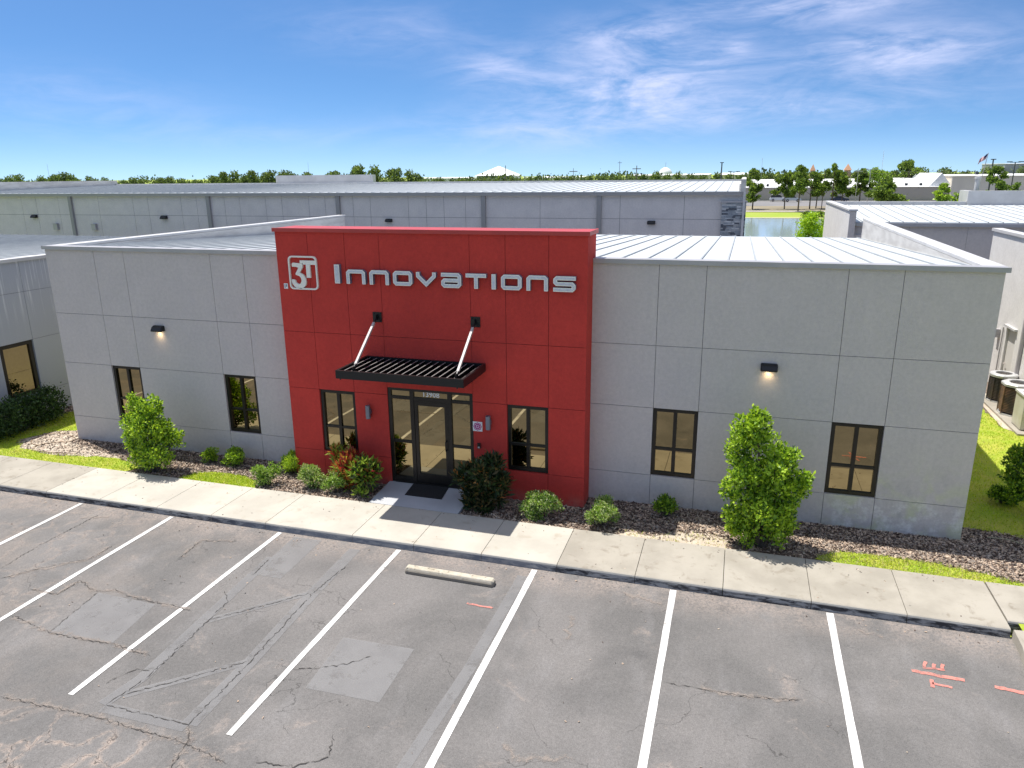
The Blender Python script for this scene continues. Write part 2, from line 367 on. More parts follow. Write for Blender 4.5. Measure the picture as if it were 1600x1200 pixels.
def thing(name, label, cat, loc, group=None):
    o = bpy.data.objects.new(name, None); col.objects.link(o); o.empty_display_size = .2
    o.location = loc; ORG[o.name] = Vector(loc)
    return tag(o, label, cat, group)
def struct(o): return tag(o, kind='structure')
KIDS = lambda o: [c for c in bpy.data.objects if c.parent == o]
def dup(root, loc, label=None, rz=0, sc_=1.0, kids=None):
    r = root.copy(); col.objects.link(r); r.location = loc; r.rotation_euler = (0, 0, rz); r.scale = (sc_, sc_, sc_)
    if label: r['label'] = label
    for ch in (kids if kids is not None else KIDS(root)):
        c = ch.copy(); col.objects.link(c); c.parent = r
    return r
def flat(a): return lambda u, v, w: (u, a-w, v)       # wall plane facing the camera: w stands proud towards -y

def leaves(name, lobes, n, L, W, mats, parent, seed=0, probs=None, upb=.35, shell=.55, flatn=.0, origin=None, jag=.12, clumps=0):
    """lobes: (x,y,z,rx,ry,rz). scattered folded leaves"""
    rg = np.random.default_rng(seed); lb = np.array(lobes, float)
    if clumps:                                   # break every lobe into many small tufts
        out = []
        for l in lb:
            for _ in range(clumps):
                dd = rg.normal(size=3); dd /= np.linalg.norm(dd); q = rg.uniform(.55, 1.0)
                out.append(np.concatenate([l[:3]+dd*l[3:6]*q, l[3:6]*rg.uniform(.24, .42)]))
            out.append(np.concatenate([l[:3], l[3:6]*.6]))
        lb = np.array(out)
    vol = (lb[:, 3]*lb[:, 4]*lb[:, 5])**(2/3); k = rg.choice(len(lb), n, p=vol/vol.sum())
    d = rg.normal(size=(n, 3)); d /= np.linalg.norm(d, axis=1)[:, None]
    rad = shell+(1-shell)*rg.random(n)**.6; rad *= 1+rg.normal(size=n)*jag
    # clumping: push along by a smooth pattern so that the outline is ragged
    ph = rg.random(3)*6
    cl = np.sin(d[:, 0]*7+ph[0]+k)*np.sin(d[:, 1]*6+ph[1])*np.sin(d[:, 2]*8+ph[2]+k*2)
    rad *= 1+.22*cl
    P = lb[k, :3]+d*lb[k, 3:6]*rad[:, None]
    if flatn: P[:, 2] = np.maximum(P[:, 2], flatn)
    a = d*.7+rg.normal(size=(n, 3))*.55; a[:, 2] += upb; a /= np.linalg.norm(a, axis=1)[:, None]
    b = np.cross(a, rg.normal(size=(n, 3))); b /= np.linalg.norm(b, axis=1)[:, None]
    nn_ = np.cross(a, b); s = (rg.random(n)*.6+.7)[:, None]
    l = L*s; w_ = W*s
    v0 = P; v2 = P+a*l-nn_*l*.12; v1 = P+a*l*.5+b*w_*.5+nn_*l*.08; v3 = P+a*l*.5-b*w_*.5+nn_*l*.08
    V_ = np.stack([v0, v1, v2, v3], 1).reshape(-1, 3)
    org = ORG.get(parent.name, Vector((0, 0, 0))) if parent else Vector(origin or (0, 0, 0))
    V_ -= np.array(org)
    me = bpy.data.meshes.new(name)
    me.vertices.add(4*n); me.vertices.foreach_set('co', V_.ravel().astype(np.float32))
    me.loops.add(4*n); me.loops.foreach_set('vertex_index', np.arange(4*n, dtype=np.int32))
    me.polygons.add(n); me.polygons.foreach_set('loop_start', np.arange(0, 4*n, 4, dtype=np.int32))
    me.polygons.foreach_set('loop_total', np.full(n, 4, np.int32))
    for m in mats: me.materials.append(m)
    pr = np.array(probs or [1/len(mats)]*len(mats)); mi = rg.choice(len(mats), n, p=pr/pr.sum())
    me.polygons.foreach_set('material_index', mi.astype(np.int32))
    me.update(calc_edges=True)
    o = bpy.data.objects.new(name, me); col.objects.link(o)
    if parent: o.parent = parent
    else: o.location = org
    ORG[o.name] = org
    return o

def scatter_tris(name, P, mats, rg, h, wd, lean=.5, chips=False):
    n = len(P)
    if chips:
        a = rg.normal(size=(n, 3)); a[:, 2] *= .35; a /= np.linalg.norm(a, axis=1)[:, None]
        b = np.cross(a, np.array([0, 0, 1.])+rg.normal(size=(n, 3))*.35); b /= np.linalg.norm(b, axis=1)[:, None]
        l = (h*(.5+rg.random(n)))[:, None]; w_ = (wd*(.5+rg.random(n)))[:, None]
        V_ = np.stack([P-a*l/2-b*w_/2, P+a*l/2-b*w_/2, P+a*l/2+b*w_/2, P-a*l/2+b*w_/2], 1); k = 4
    else:
        ang = rg.random(n)*6.283; b = np.stack([np.cos(ang), np.sin(ang), 0*ang], 1)
        tip = rg.normal(size=(n, 3))*lean; tip[:, 2] = 1
        hh = (h*(.5+rg.random(n)))[:, None]
        V_ = np.stack([P-b*wd/2, P+b*wd/2, P+tip*hh], 1); k = 3
    me = bpy.data.meshes.new(name); N = n*k
    me.vertices.add(N); me.vertices.foreach_set('co', V_.reshape(-1).astype(np.float32))
    me.loops.add(N); me.loops.foreach_set('vertex_index', np.arange(N, dtype=np.int32))
    me.polygons.add(n); me.polygons.foreach_set('loop_start', np.arange(0, N, k, dtype=np.int32)); me.polygons.foreach_set('loop_total', np.full(n, k, np.int32))
    for m in mats: me.materials.append(m)
    return me, n
def in_poly(P, poly):
    x, y = P[:, 0], P[:, 1]; c = np.zeros(len(P), bool); n = len(poly)
    for i in range(n):
        x0, y0 = poly[i]; x1, y1 = poly[(i+1) % n]
        c ^= ((y0 > y) != (y1 > y)) & (x < (x1-x0)*(y-y0)/(y1-y0+1e-12)+x0)
    return c
def sample(poly, dens, rg, jitter=0):
    pl = np.array(poly); lo, hi = pl.min(0), pl.max(0); n = int(dens*np.prod(hi-lo))
    P = lo+(hi-lo)*rg.random((n, 2)); Q = P+rg.normal(size=P.shape)*jitter
    return P[in_poly(Q, poly)]
# ================================================================== THE SETTING
rg0 = np.random.default_rng(11)
# terrain: one sheet, dipping to the pond behind the long building
ys = [-400, -60, 60, 82, 90, 130, 139, 152, 168, 260, 700, 3000]; zs = [-.25, -.25, -.25, -.6, -1.7, -1.7, -.95, -.5, -.2, -.2, 0, 0]
xs_ = [-3000, -500, -80, -40, 0, 40, 90, 500, 3000]
b = MB(); vs = [(x, y, z if abs(x) < 85 or not -1.8 < z < -.3 else -.25) for y, z in zip(ys, zs) for x in xs_]; nx = len(xs_)
b.add(vs, [(j*nx+i, j*nx+i+1, (j+1)*nx+i+1, (j+1)*nx+i) for j in range(len(ys)-1) for i in range(nx-1)])
struct(b.build('ground', GRASS_FAR))
m, t, bb = material('pond_water'); bb.inputs['Base Color'].default_value = (.34, .42, .42, 1); bb.inputs['Roughness'].default_value = .10
bb.inputs['Specular IOR Level'].default_value = .7; p = t.pos()
t.l.new(t.bump(t.noise(t.vmul(p, (.6, 2.0, 1)), .8, 3), .08, .1), bb.inputs['Normal'])
b = MB(); b.quad((-84, 80, -1.0), (84, 80, -1.0), (84, 140, -1.0), (-84, 140, -1.0)); struct(b.build('pond_water', m))
b = MB(); b.quad((-60, 137.2, -.93), (60, 137.2, -.93), (60, 138.4, -.90), (-60, 138.4, -.90)); struct(b.build('pond_bank', SANDY))
b = MB(); b.quad((-80, 151, -.45), (100, 151, -.45), (100, 155, -.36), (-80, 155, -.36)); struct(b.build('path', CONC_O))
b = MB(); b.quad((-80, 155, -.352), (100, 155, -.352), (100, 172, -.12), (-80, 172, -.12)); struct(b.build('dry_ground', DRY))
b = MB(); b.quad((-80, 172, -.11), (100, 172, -.11), (100, 206, -.05), (-80, 206, -.05)); struct(b.build('far_road', nm('far_asphalt', (.20, .19, .185), (.17, .165, .16), .1)))
# alleys between the rows of buildings
b = MB(); b.quad((-70, 17.2, -.06), (60, 17.2, -.06), (60, 25.9, -.06), (-70, 25.9, -.06)); struct(b.build('alley_road', nm('alley_asphalt', (.11, .11, .11), (.14, .135, .13), .6)))
b = MB(); b.quad((-.0, 25.9, -.055), (4.9, 25.9, -.055), (4.9, 60, -.055), (0, 60, -.055)); struct(b.build('service_path', nm('service_asphalt', (.12, .12, .12), (.15, .145, .14), .6)))

# parking lot
b = MB(); b.quad((-60, -48, -.15), (40, -48, -.15), (40, -3.38, -.15), (-60, -3.38, -.15)); struct(b.build('parking_lot', ASPH))
for (y0, y1) in ((-9.15, -3.47), ):
    b = MB()
    for i, (x, e) in enumerate([(-21.1, -9.1), (-18.15, -9.1), (-15.20, -9.1), (-12.48, -9.1), (-9.52, -9.12), (-6.575, -9.16), (-3.55, -9.2), (-.78, -9.2), (2.02, -9.2)]):
        w_ = .052 if x < -5 else .060
        N = 12
        L_ = [(x-w_+random.uniform(-.004, .004), y1+(e-y1)*k/N, -.142) for k in range(N+1)]; R_ = [(x+w_+random.uniform(-.004, .004), y1+(e-y1)*k/N, -.142) for k in range(N+1)]
        b.add(L_+R_, [(k, N+1+k, N+2+k, k+1) for k in range(N)])
    struct(b.build('parking_lines', PAINT))
# far side of the lot: another row of bays seen only in the window glass
b = MB()
for i in range(14): b.quad((-24+2.95*i, -24, -.142), (-23.9+2.95*i, -24, -.142), (-23.9+2.95*i, -18.5, -.142), (-24+2.95*i, -18.5, -.142))
struct(b.build('parking_lines', PAINT))
def wander(pts, step=.12, jit=.018, rg=rg0):
    out = []
    for (a, c) in zip(pts[:-1], pts[1:]):
        n = max(1, int(math.hypot(c[0]-a[0], c[1]-a[1])/step))
        for k in range(n):
            f = k/n; out.append((a[0]+(c[0]-a[0])*f+rg.normal()*jit, a[1]+(c[1]-a[1])*f+rg.normal()*jit))
    out.append(pts[-1]); return out
def strip(b, pts, w_, z, taper=True, var=.4):
    P = [Vector((x, y, 0)) for x, y in pts]; L_ = []; R_ = []
    for i, p in enumerate(P):
        d = (P[min(i+1, len(P)-1)]-P[max(i-1, 0)]).normalized(); n_ = Vector((-d.y, d.x, 0))
        ww = w_*(1+random.uniform(-var, var)); 
        if taper and i in (0, len(P)-1): ww *= .3
        L_.append((p.x+n_.x*ww/2, p.y+n_.y*ww/2, z)); R_.append((p.x-n_.x*ww/2, p.y-n_.y*ww/2, z))
    n = len(P); b.add(L_+R_, [(k, k+1, n+k+1, n+k) for k in range(n-1)])
FALL = []
def wear(b, pts, w_, z, fall):
    P = [Vector((x, y, 0)) for x, y in pts]; n = len(P); rows = [[], [], []]
    for i, p in enumerate(P):
        d = (P[min(i+1, n-1)]-P[max(i-1, 0)]).normalized(); q = Vector((-d.y, d.x, 0))*w_/2*random.uniform(.6, 1.2)
        for r, k in zip(rows, (1, 0, -1)): r.append((p.x+q.x*k, p.y+q.y*k, z))
    e = [0 if i in (0, n-1) else 1 for i in range(n)]; fall += [0]*n+e+[0]*n
    b.add(rows[0]+rows[1]+rows[2], [(k+o, k+1+o, n+k+1+o, n+k+o) for o in (0, n) for k in range(n-1)])
cracks = [[(-14.2, -6.47), (-14.3, -5.45), (-14.27, -3.65)], [(-13.83, -6.77), (-13.41, -6.24), (-12.72, -5.6), (-12.72, -4.95)],
    [(-12.21, -6.35), (-11.71, -6.59), (-11.47, -6.59), (-11.25, -6.45), (-10.84, -6.57), (-10.23, -6.61), (-9.77, -6.61), (-9.3, -6.66)],
    [(-12.4, -7.7), (-11.27, -7.93), (-10.57, -7.92), (-9.85, -7.89), (-9.04, -7.97)], [(-11.5, -6.62), (-11.27, -7.93)],
    [(-10.55, -9.46), (-9.98, -9.44), (-9.23, -9.42), (-8.55, -9.41), (-7.76, -9.44), (-7.04, -9.48), (-6.23, -9.63)],
    [(-7.28, -9.15), (-7.07, -9.39), (-7.01, -9.62), (-6.92, -9.92)], [(-5.12, -8.72), (-4.97, -9.12), (-5.33, -9.41), (-5.9, -9.5)],
    [(-.65, -6.25), (-.2, -6.24), (.5, -6.24), (1.39, -6.07)], [(-9.15, -5.9), (-8.85, -6.2), (-8.78, -6.82), (-8.67, -8.49), (-8.8, -9.15)],
    [(-7.34, -4.4), (-7.44, -5.54), (-7.31, -7.64), (-7.28, -9.15)], [(-8.78, -6.82), (-7.51, -5.52)], [(-8.72, -8.9), (-7.35, -7.65)], [(-8.8, -9.15), (-8.21, -9.15), (-7.28, -9.15)],
    [(-8.99, -5.23), (-9.03, -4.6)], [(-12.9, -6.9), (-12.2, -6.9), (-12.21, -6.35)], [(-10.9, -5.1), (-11.0, -4.3), (-10.2, -4.1)], [(-9.2, -8.75), (-9.0, -8.3), (-8.75, -8.3)],
    [(-6.5, -7.6), (-6.1, -7.45), (-5.7, -7.2), (-5.45, -6.95)], [(-15.1, -8.2), (-14.3, -8.0), (-13.6, -8.3), (-12.6, -8.1)]]
b = MB(); bs = MB()
for c in cracks: strip(b, wander(c, .045, .013), .010, -.1385, var=.9)
for c in [cracks[2], cracks[3], cracks[5], cracks[6], cracks[15], cracks[16], cracks[19], cracks[1], cracks[8][1:], [(-2.45, -4.8), (-2.42, -5.15), (-2.5, -5.35), (-2.35, -5.74)], [(-2.8, -8.2), (-2.47, -8.39), (-2.13, -8.36), (-1.63, -8.14)],
          [(-1.7, -3.9), (-.9, -4.0)], [(2.4, -3.9), (2.9, -4.0)], [(-13.9, -3.8), (-14.6, -4.2)]]:
    wear(bs, wander(c, .1, .03), .34, -.1415, FALL)
ws_ = struct(bs.build('crack_wear', SAND)); ws_.data.attributes.new('fall', 'FLOAT', 'POINT').data.foreach_set('value', FALL); struct(b.build('asphalt_crack', CRACK))
b = MB()
for q in [[(-11.49, -6.63), (-10.1, -6.66), (-9.94, -7.85), (-11.26, -7.93)], [(-6.16, -6.6), (-4.83, -6.56), (-4.8, -7.93), (-6.07, -7.95)], [(-9.1, -3.55), (-8.4, -3.55), (-8.35, -5.2), (-9.0, -5.2)]]:
    b.add([(x, y, -.146) for x, y in q][::-1], [(0, 1, 2, 3)])
struct(b.build('asphalt_patch', PATCH))
b = MB()
for k, (q, w_) in enumerate([([(-9.05, -4.5), (-8.99, -5.23), (-8.88, -6.82), (-8.75, -8.49), (-8.86, -9.15)], .22), ([(-7.5, -3.7), (-7.44, -5.54), (-7.31, -7.64), (-7.28, -9.15)], .26), ([(-8.78, -6.82), (-7.51, -5.52)], .16),
               ([(-8.72, -8.9), (-7.35, -7.65)], .16), ([(-8.8, -9.2), (-7.28, -9.2)], .2), ([(-3.72, -3.76), (-3.75, -6.78), (-3.9, -9.2)], .2)]): strip(b, q, w_, -.1442-.0003*k, False, .08)
struct(b.build('asphalt_sealer', BAND))
# orange survey marks: a dash, the letters T / E and another dash
b = MB()
def mark(b, pts, w_=.06): strip(b, wander(pts, .06, .006), w_, -.1412, False, .15)
mark(b, [(-4.46, -5.0), (-3.94, -5.02)], .05)
mark(b, [(3.12, -4.84), (3.5, -4.87), (3.86, -4.88)], .075)
mark(b, [(3.37, -5.0), (3.34, -5.2)], .055); mark(b, [(3.36, -5.09), (3.63, -5.13)], .055)
mark(b, [(3.30, -4.72), (3.62, -4.68)], .05); mark(b, [(3.32, -4.70), (3.38, -4.53)], .05); mark(b, [(3.47, -4.68), (3.5, -4.56)], .05); mark(b, [(3.60, -4.68), (3.63, -4.53)], .05)
mark(b, [(4.26, -4.92), (4.65, -4.95), (4.85, -4.98)], .08)
struct(b.build('survey_markings', PINK))

# sidewalk with its kerb
def slab(b, x0, x1, m, y0=-3.40, y1=-1.80, z=.02, gap=.006):
    prof = [(y1, z), (y1, -.2), (y0-.03, -.2), (y0-.02, z-.045), (y0-.008, z-.012), (y0+.02, z)]
    x0 += gap; x1 -= gap; n = len(prof)
    vs = [(x0, y, zz) for y, zz in prof]+[(x1, y, zz) for y, zz in prof]
    b.add(vs, [tuple(range(n)), tuple(range(2*n-1, n-1, -1))], m)
    for i in range(n):
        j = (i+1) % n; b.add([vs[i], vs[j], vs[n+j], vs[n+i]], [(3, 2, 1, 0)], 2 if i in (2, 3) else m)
b = MB()
J = [-40, -36, -32, -29, -26, -23, -20.9, -19.4, -17.9, -16.35, -14.65, -12.95, -11.4, -9.93, -7.72, -6.25, -4.72, -3.10, -1.53, .13, 1.70, 3.29, 4.9]
for a, c in zip(J[:-1], J[1:]): slab(b, a, c, 0 if -16.4 < a < -3.2 else 1)
slab(b, 4.92, 6.6, 1, y0=-3.12); slab(b, 6.6, 8.3, 1, y0=-3.12); slab(b, 8.3, 11, 1, y0=-3.12); slab(b, 11, 14, 1, y0=-3.12)
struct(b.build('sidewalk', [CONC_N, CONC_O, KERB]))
b = MB()                                                             # kerb turning towards the camera round the grass island
cpts = [(4.92, -3.40), (4.90, -3.9), (4.80, -4.6), (4.86, -5.6), (4.9, -7), (4.9, -10)]
for (a, c) in zip(cpts[:-1], cpts[1:]):
    b.hexa([(a[0], a[1], -.2), (c[0], c[1], -.2), (c[0]+.2, c[1], -.2), (a[0]+.2, a[1], -.2), (a[0]+.02, a[1], .01), (c[0]+.02, c[1], .01), (c[0]+.2, c[1], .02), (a[0]+.2, a[1], .02)])
struct(b.build('kerb', CONC_O))
b = MB(); b.add([(5.08, -3.15, .0), (5.08, -10, .0), (30, -10, .0), (30, -3.15, .0)], [(0, 1, 2, 3)]); struct(b.build('island_lawn', GRASS))
# entry slab, slightly ramped up to the door
b = MB(); b.hexa([(-8.16, -1.79, -.1), (-5.86, -1.79, -.1), (-5.86, -.50, -.1), (-8.16, -.50, -.1), (-8.16, -1.79, .022), (-5.86, -1.79, .022), (-5.86, -.50, .10), (-8.16, -.50, .10)])
struct(b.build('entry_path', CONC_D))

# planting beds: soil, lawn pieces, bark mulch
b = MB(); b.quad((-40, -1.79, -.03), (20, -1.79, -.03), (20, 17.2, -.03), (-40, 17.2, -.03)); struct(b.build('soil_bed', MULCH))
lawnL = [(-30, -1.80), (-20.4, -1.80), (-17.2, -1.80), (-15.5, -1.80), (-15.2, -1.36), (-16.6, -1.02), (-18.5, -1.3), (-19.9, -1.15), (-20.6, -.6), (-20.2, .3), (-19.3, .75), (-19.0, 1.2), (-19.0, 16), (-20.8, 16), (-20.9, 4), (-21.3, 2.2), (-21.7, .95), (-21.9, -.2), (-30, -.6)]
lawnM = [(-13.75, -1.80), (-13.5, -1.3), (-12.9, -1.12), (-12.3, -1.12), (-11.7, -1.35), (-11.35, -1.80)]
lawnR = [(2.0, -1.55), (2.4, -1.25), (3.1, -1.2), (4.2, -1.22), (5.0, -1.42), (5.9, -1.80), (4.9, -1.80), (3.0, -1.80), (2.2, -1.80), (1.9, -1.70)]
lawnS = [(4.96, .72), (5.9, .55), (7.0, .30), (9.15, .1), (9.15, 7.5), (8.4, 7.7), (8.1, 8.3), (8.0, 12.3), (7.4, 12.5), (4.96, 12.5)]
dryR = [(-2.2, -1.80), (-1.9, -1.5), (-1.4, -1.6), (-.9, -1.25), (-.2, -1.15), (.2, -1.25), (.2, -1.80)]
sandL = [(-19.9, -1.15), (-20.6, -.6), (-20.2, .3), (-19.3, .75), (-18.92, .6), (-18.92, -.25), (-17.2, -.35), (-15.6, -.75), (-15.2, -1.3), (-16.6, -1.02), (-18.5, -1.3)]
def wob(poly, s=.05, step=.18):
    rg = np.random.default_rng(len(poly)); q = poly+[poly[0]]; o = []
    for a, c in zip(q[:-1], q[1:]):
        n = max(1, int(math.hypot(c[0]-a[0], c[1]-a[1])/step)) if abs(a[1]+1.8)+abs(c[1]+1.8) > .02 else 1
        for k in range(n): o.append((a[0]+(c[0]-a[0])*k/n+(rg.normal()*s if k else 0), a[1]+(c[1]-a[1])*k/n+(rg.normal()*s if k else 0)))
    return o
def sheet(b, poly, z): b.add([(x, y, z) for x, y in poly], [tuple(range(len(poly)))])
b = MB()
for q in (lawnL, lawnM, lawnR, lawnS): sheet(b, wob(q), -.008)
struct(b.build('lawn', GRASS))
b = MB(); sheet(b, wob(sandL, .03), -.014); sheet(b, wob(dryR), -.014); sheet(b, [(8.2, 12.4), (8.05, 8.4), (8.5, 7.8), (9.18, 7.6), (9.18, 12.4)], -.010)
struct(b.build('sandy_ground', SANDY))
rg = np.random.default_rng(3)
Pl = []
for q, dn in ((lawnL, 900), (lawnM, 2300), (lawnR, 1900), (lawnS, 480), (dryR, 380)):
    Pq = sample(q, dn if q is not lawnL else 900, rg, .05); Pq = Pq[(Pq[:, 0] > -23) & (Pq[:, 1] > -1.86)]
    Pl.append(Pq)
G0 = np.concatenate(Pl[:4]); dry_on = rg.random(len(G0)) < np.where((G0[:, 0] > 1.5) & (G0[:, 0] < 5.95) & (G0[:, 1] < 0), .42, .08)+.34*np.clip(np.sin(G0[:, 0]*1.9+1)*np.sin(G0[:, 1]*2.3+G0[:, 0]*.7)-.25, 0, 1)
P3 = np.column_stack([G0, np.full(len(G0), -.008)])
me, n = scatter_tris('grass', P3, BLADE, rg, .045, .016, .55)
mi = np.where(dry_on, 2, (rg.random(n) < .35).astype(int)); me.polygons.foreach_set('material_index', mi.astype(np.int32)); me.update(calc_edges=True)
o = bpy.data.objects.new('grass', me); col.objects.link(o); tag(o, 'short bright green lawn grass between the sidewalk and the mulch', 'grass', kind='stuff')
P3 = np.column_stack([Pl[4], np.full(len(Pl[4]), -.012)])
me, n = scatter_tris('dry_grass', P3, BLADE, rg, .035, .014, .7); me.polygons.foreach_set('material_index', np.where(rg.random(n) < .7, 2, 0).astype(np.int32)); me.update(calc_edges=True)
o = bpy.data.objects.new('dry_grass', me); col.objects.link(o); tag(o, 'thin dry straw coloured grass in the sandy strip beside the sidewalk', 'grass', kind='stuff')
bedR = [(-5.8, -1.78), (9.1, -1.78), (9.1, .15), (6, .6), (4.95, .7), (4.95, 0), (-3.1, 0), (-3.15, -.62), (-5.8, -.62)]
bedL = [(-18.9, -.3), (-18.9, 0), (-10.9, 0), (-10.85, -.62), (-8.2, -.62), (-8.2, -1.78), (-15.2, -1.78), (-15.2, -1.3), (-16.6, -.9)]
bedN = [(-21.97, -.4), (-21.97, 4), (-21.0, 4), (-21.3, 2.2), (-21.7, .95), (-21.9, -.2)]
C = np.concatenate([sample(bedR, 1900, rg, .02), sample(bedL, 1900, rg, .02), sample(bedN, 900, rg), sample(sandL, 420, rg)])
bad = np.zeros(len(C), bool)
for q in (lawnM, lawnR, lawnL): bad |= in_poly(C, q)
thin = in_poly(C, dryR) & (rg.random(len(C)) < .8)
thin |= (C[:, 1] < -1.45) & (C[:, 0] > -3.2) & (rg.random(len(C)) < .75)
C = C[~(bad | thin)]
P3 = np.column_stack([C, rg.random(len(C))*.022-.024])
me, n = scatter_tris('mulch', P3, CHIP, rg, .07, .026, chips=True)
pr = rg.choice(4, n, p=[.27, .25, .36, .12]); me.polygons.foreach_set('material_index', pr.astype(np.int32)); me.update(calc_edges=True)
o = bpy.data.objects.new('mulch', me); col.objects.link(o); tag(o, 'brown and grey bark mulch chips along the foot of the walls', 'mulch', kind='stuff')
LIT = np.concatenate([sample([(-20, -3.35), (9, -3.35), (9, -1.8), (-20, -1.8)], 2.2, rg), sample([(-20, -2.1), (9, -2.1), (9, -1.8), (-20, -1.8)], 16, rg), sample([(-20, -3.75), (4.8, -3.75), (4.8, -3.48), (-20, -3.48)], 16, rg), sample([(-20, -10), (4.8, -10), (4.8, -3.8), (-20, -3.8)], .7, rg)])
P3 = np.column_stack([LIT, np.where(LIT[:, 1] > -3.42, .026, -.138)])
me, n = scatter_tris('leaf_litter', P3, CHIP, rg, .030, .017, chips=True); me.polygons.foreach_set('material_index', rg.choice(4, n, p=[.4, .25, .25, .1]).astype(np.int32)); me.update(calc_edges=True)
o = bpy.data.objects.new('leaf_litter', me); col.objects.link(o); tag(o, 'scattered dry leaf bits and bark crumbs on the sidewalk and along the kerb', 'litter', kind='stuff')
b = MB()                                                           # garden hose looped on the ground by the left corner
hp = [(-17.98, -1.09), (-18.66, -1.21), (-19.37, -1.2), (-19.6, -.85), (-19.3, -.5), (-18.9, -.35), (-18.95, -.05), (-19.31, .1), (-19.85, .2), (-20.2, .0), (-20.2, -.47), (-19.9, -.76), (-19.44, -.86)]
b.tube([(x, y, .008) for x, y in wander(hp, .12, .006)], .0065, 6)
tag(b.build('garden_hose', nm('hose_brown', (.30, .20, .11), rough=.6)), 'thin brown hose curled on the sandy patch beside the left corner', 'hose')

# ================================================================== OFFICE BUILDING
office = thing('office_building', 'single storey grey stucco office with a tall red entrance block', 'building', (-7, 0, 0))
def panels(b, xs, zs, fn, skip=(), g=.011, th=.3, m=0, ms=1):
    """stucco panels with open sealed joints; fn(u,v,w): w proud of the wall"""
    def bx(u0, u1, v0, v1, w0, w1, mm, mf):
        p = [fn(u0, v0, w1), fn(u1, v0, w1), fn(u1, v0, w0), fn(u0, v0, w0), fn(u0, v1, w1), fn(u1, v1, w1), fn(u1, v1, w0), fn(u0, v1, w0)]
        b.add(p, [(0, 1, 5, 4)], mf); b.add(p, [(0, 3, 2, 1), (4, 5, 6, 7), (1, 2, 6, 5), (2, 3, 7, 6), (3, 0, 4, 7)], mm)
    for i in range(len(xs)-1):
        for j in range(len(zs)-1):
            if (i, j) in skip: continue
            u0, u1, v0, v1 = xs[i], xs[i+1], zs[j], zs[j+1]
            a0 = g/2 if i else 0; a1 = g/2 if i < len(xs)-2 else 0; c0 = g/2 if j else 0; c1 = g/2 if j < len(zs)-2 else 0
            bx(u0, u1, v0, v1, -th, -.014, m, ms)
            bx(u0+a0, u1-a1, v0+c0, v1-c1, -.014, 0, m, m)
F0 = flat(0); ZS = [-.15, .74, 2.40, 3.87, 5.70]
def window_(u0, u1, v0, v1, fn, parent, split=.40, name='window', fw_=.075, dep=-.06, mull=True):
    b = MB(); 
    def bar(a, c, d, e, w0=dep-.06, w1=dep+.02): b.prism([(a, d), (c, d), (c, e), (a, e)], fn, w0, w1)
    um = (u0+u1)/2; vm = v0+(v1-v0)*split
    bar(u0, u0+fw_, v0, v1); bar(u1-fw_, u1, v0, v1); bar(u0+fw_, u1-fw_, v0, v0+fw_); bar(u0+fw_, u1-fw_, v1-fw_, v1)
    if not mull:
        f = b.build(name, BRONZE, parent); g = MB(); g.prism([(u0+fw_*.7, v0+fw_*.7), (u1-fw_*.7, v0+fw_*.7), (u1-fw_*.7, v1-fw_*.7), (u0+fw_*.7, v1-fw_*.7)], fn, dep-.045, dep-.03); g.build('pane', GLASS, f); return f
    bar(um-fw_*.55, um+fw_*.55, v0+fw_, v1-fw_, dep-.05, dep+.012)
    bar(u0+fw_, um-fw_*.55, vm-.028, vm+.028, dep-.05, dep+.008); bar(um+fw_*.55, u1-fw_, vm-.028, vm+.028, dep-.05, dep+.008)
    f = b.build(name, BRONZE, parent)
    g = MB()
    for (a, c) in ((u0+fw_*.7, um-fw_*.3), (um+fw_*.3, u1-fw_*.7)):
        for (d, e) in ((v0+fw_*.7, vm), (vm, v1-fw_*.7)):
            tl = random.uniform(-.0025, .0025); t2 = random.uniform(-.002, .002)
            p = [fn(a, d, dep-.03+tl), fn(c, d, dep-.03-tl), fn(c, e, dep-.03-tl+t2), fn(a, e, dep-.03+tl+t2)]
            q = [fn(a, d, dep-.045), fn(c, d, dep-.045), fn(c, e, dep-.045), fn(a, e, dep-.045)]
            g.hexa(q+p)
    # dark room side behind the pane
    g.build('pane', GLASS, f); return f
xl = [-18.90, -17.19, -16.17, -13.355, -12.335, -10.80]; xr = [-3.20, -1.665, -.655, 2.15, 3.18, 4.93]
b = MB(); panels(b, xl, ZS, F0, {(1, 1), (3, 1)})
for i in (1, 3): window_(xl[i]+.01, xl[i+1]-.01, .75, 2.39, F0, office)
panels(b, xr, ZS, F0, {(1, 1), (3, 1)})
for i in (1, 3): window_(xr[i]+.01, xr[i+1]-.01, .75, 2.39, F0, office)
# side walls and back wall
panels(b, [0.3, 3, 6, 9, 12, 16.5], ZS, lambda u, v, w: (4.93+w, u, v))
panels(b, [0.3, 3, 6, 9, 12, 16.5], ZS, lambda u, v, w: (-18.90-w, u, v))
panels(b, [-18.6, -12, -6, 0, 4.63], [-.15, 3, 4.95], lambda u, v, w: (u, 16.5+w, v))
b.build('wall', [GREY, SEAL], office)
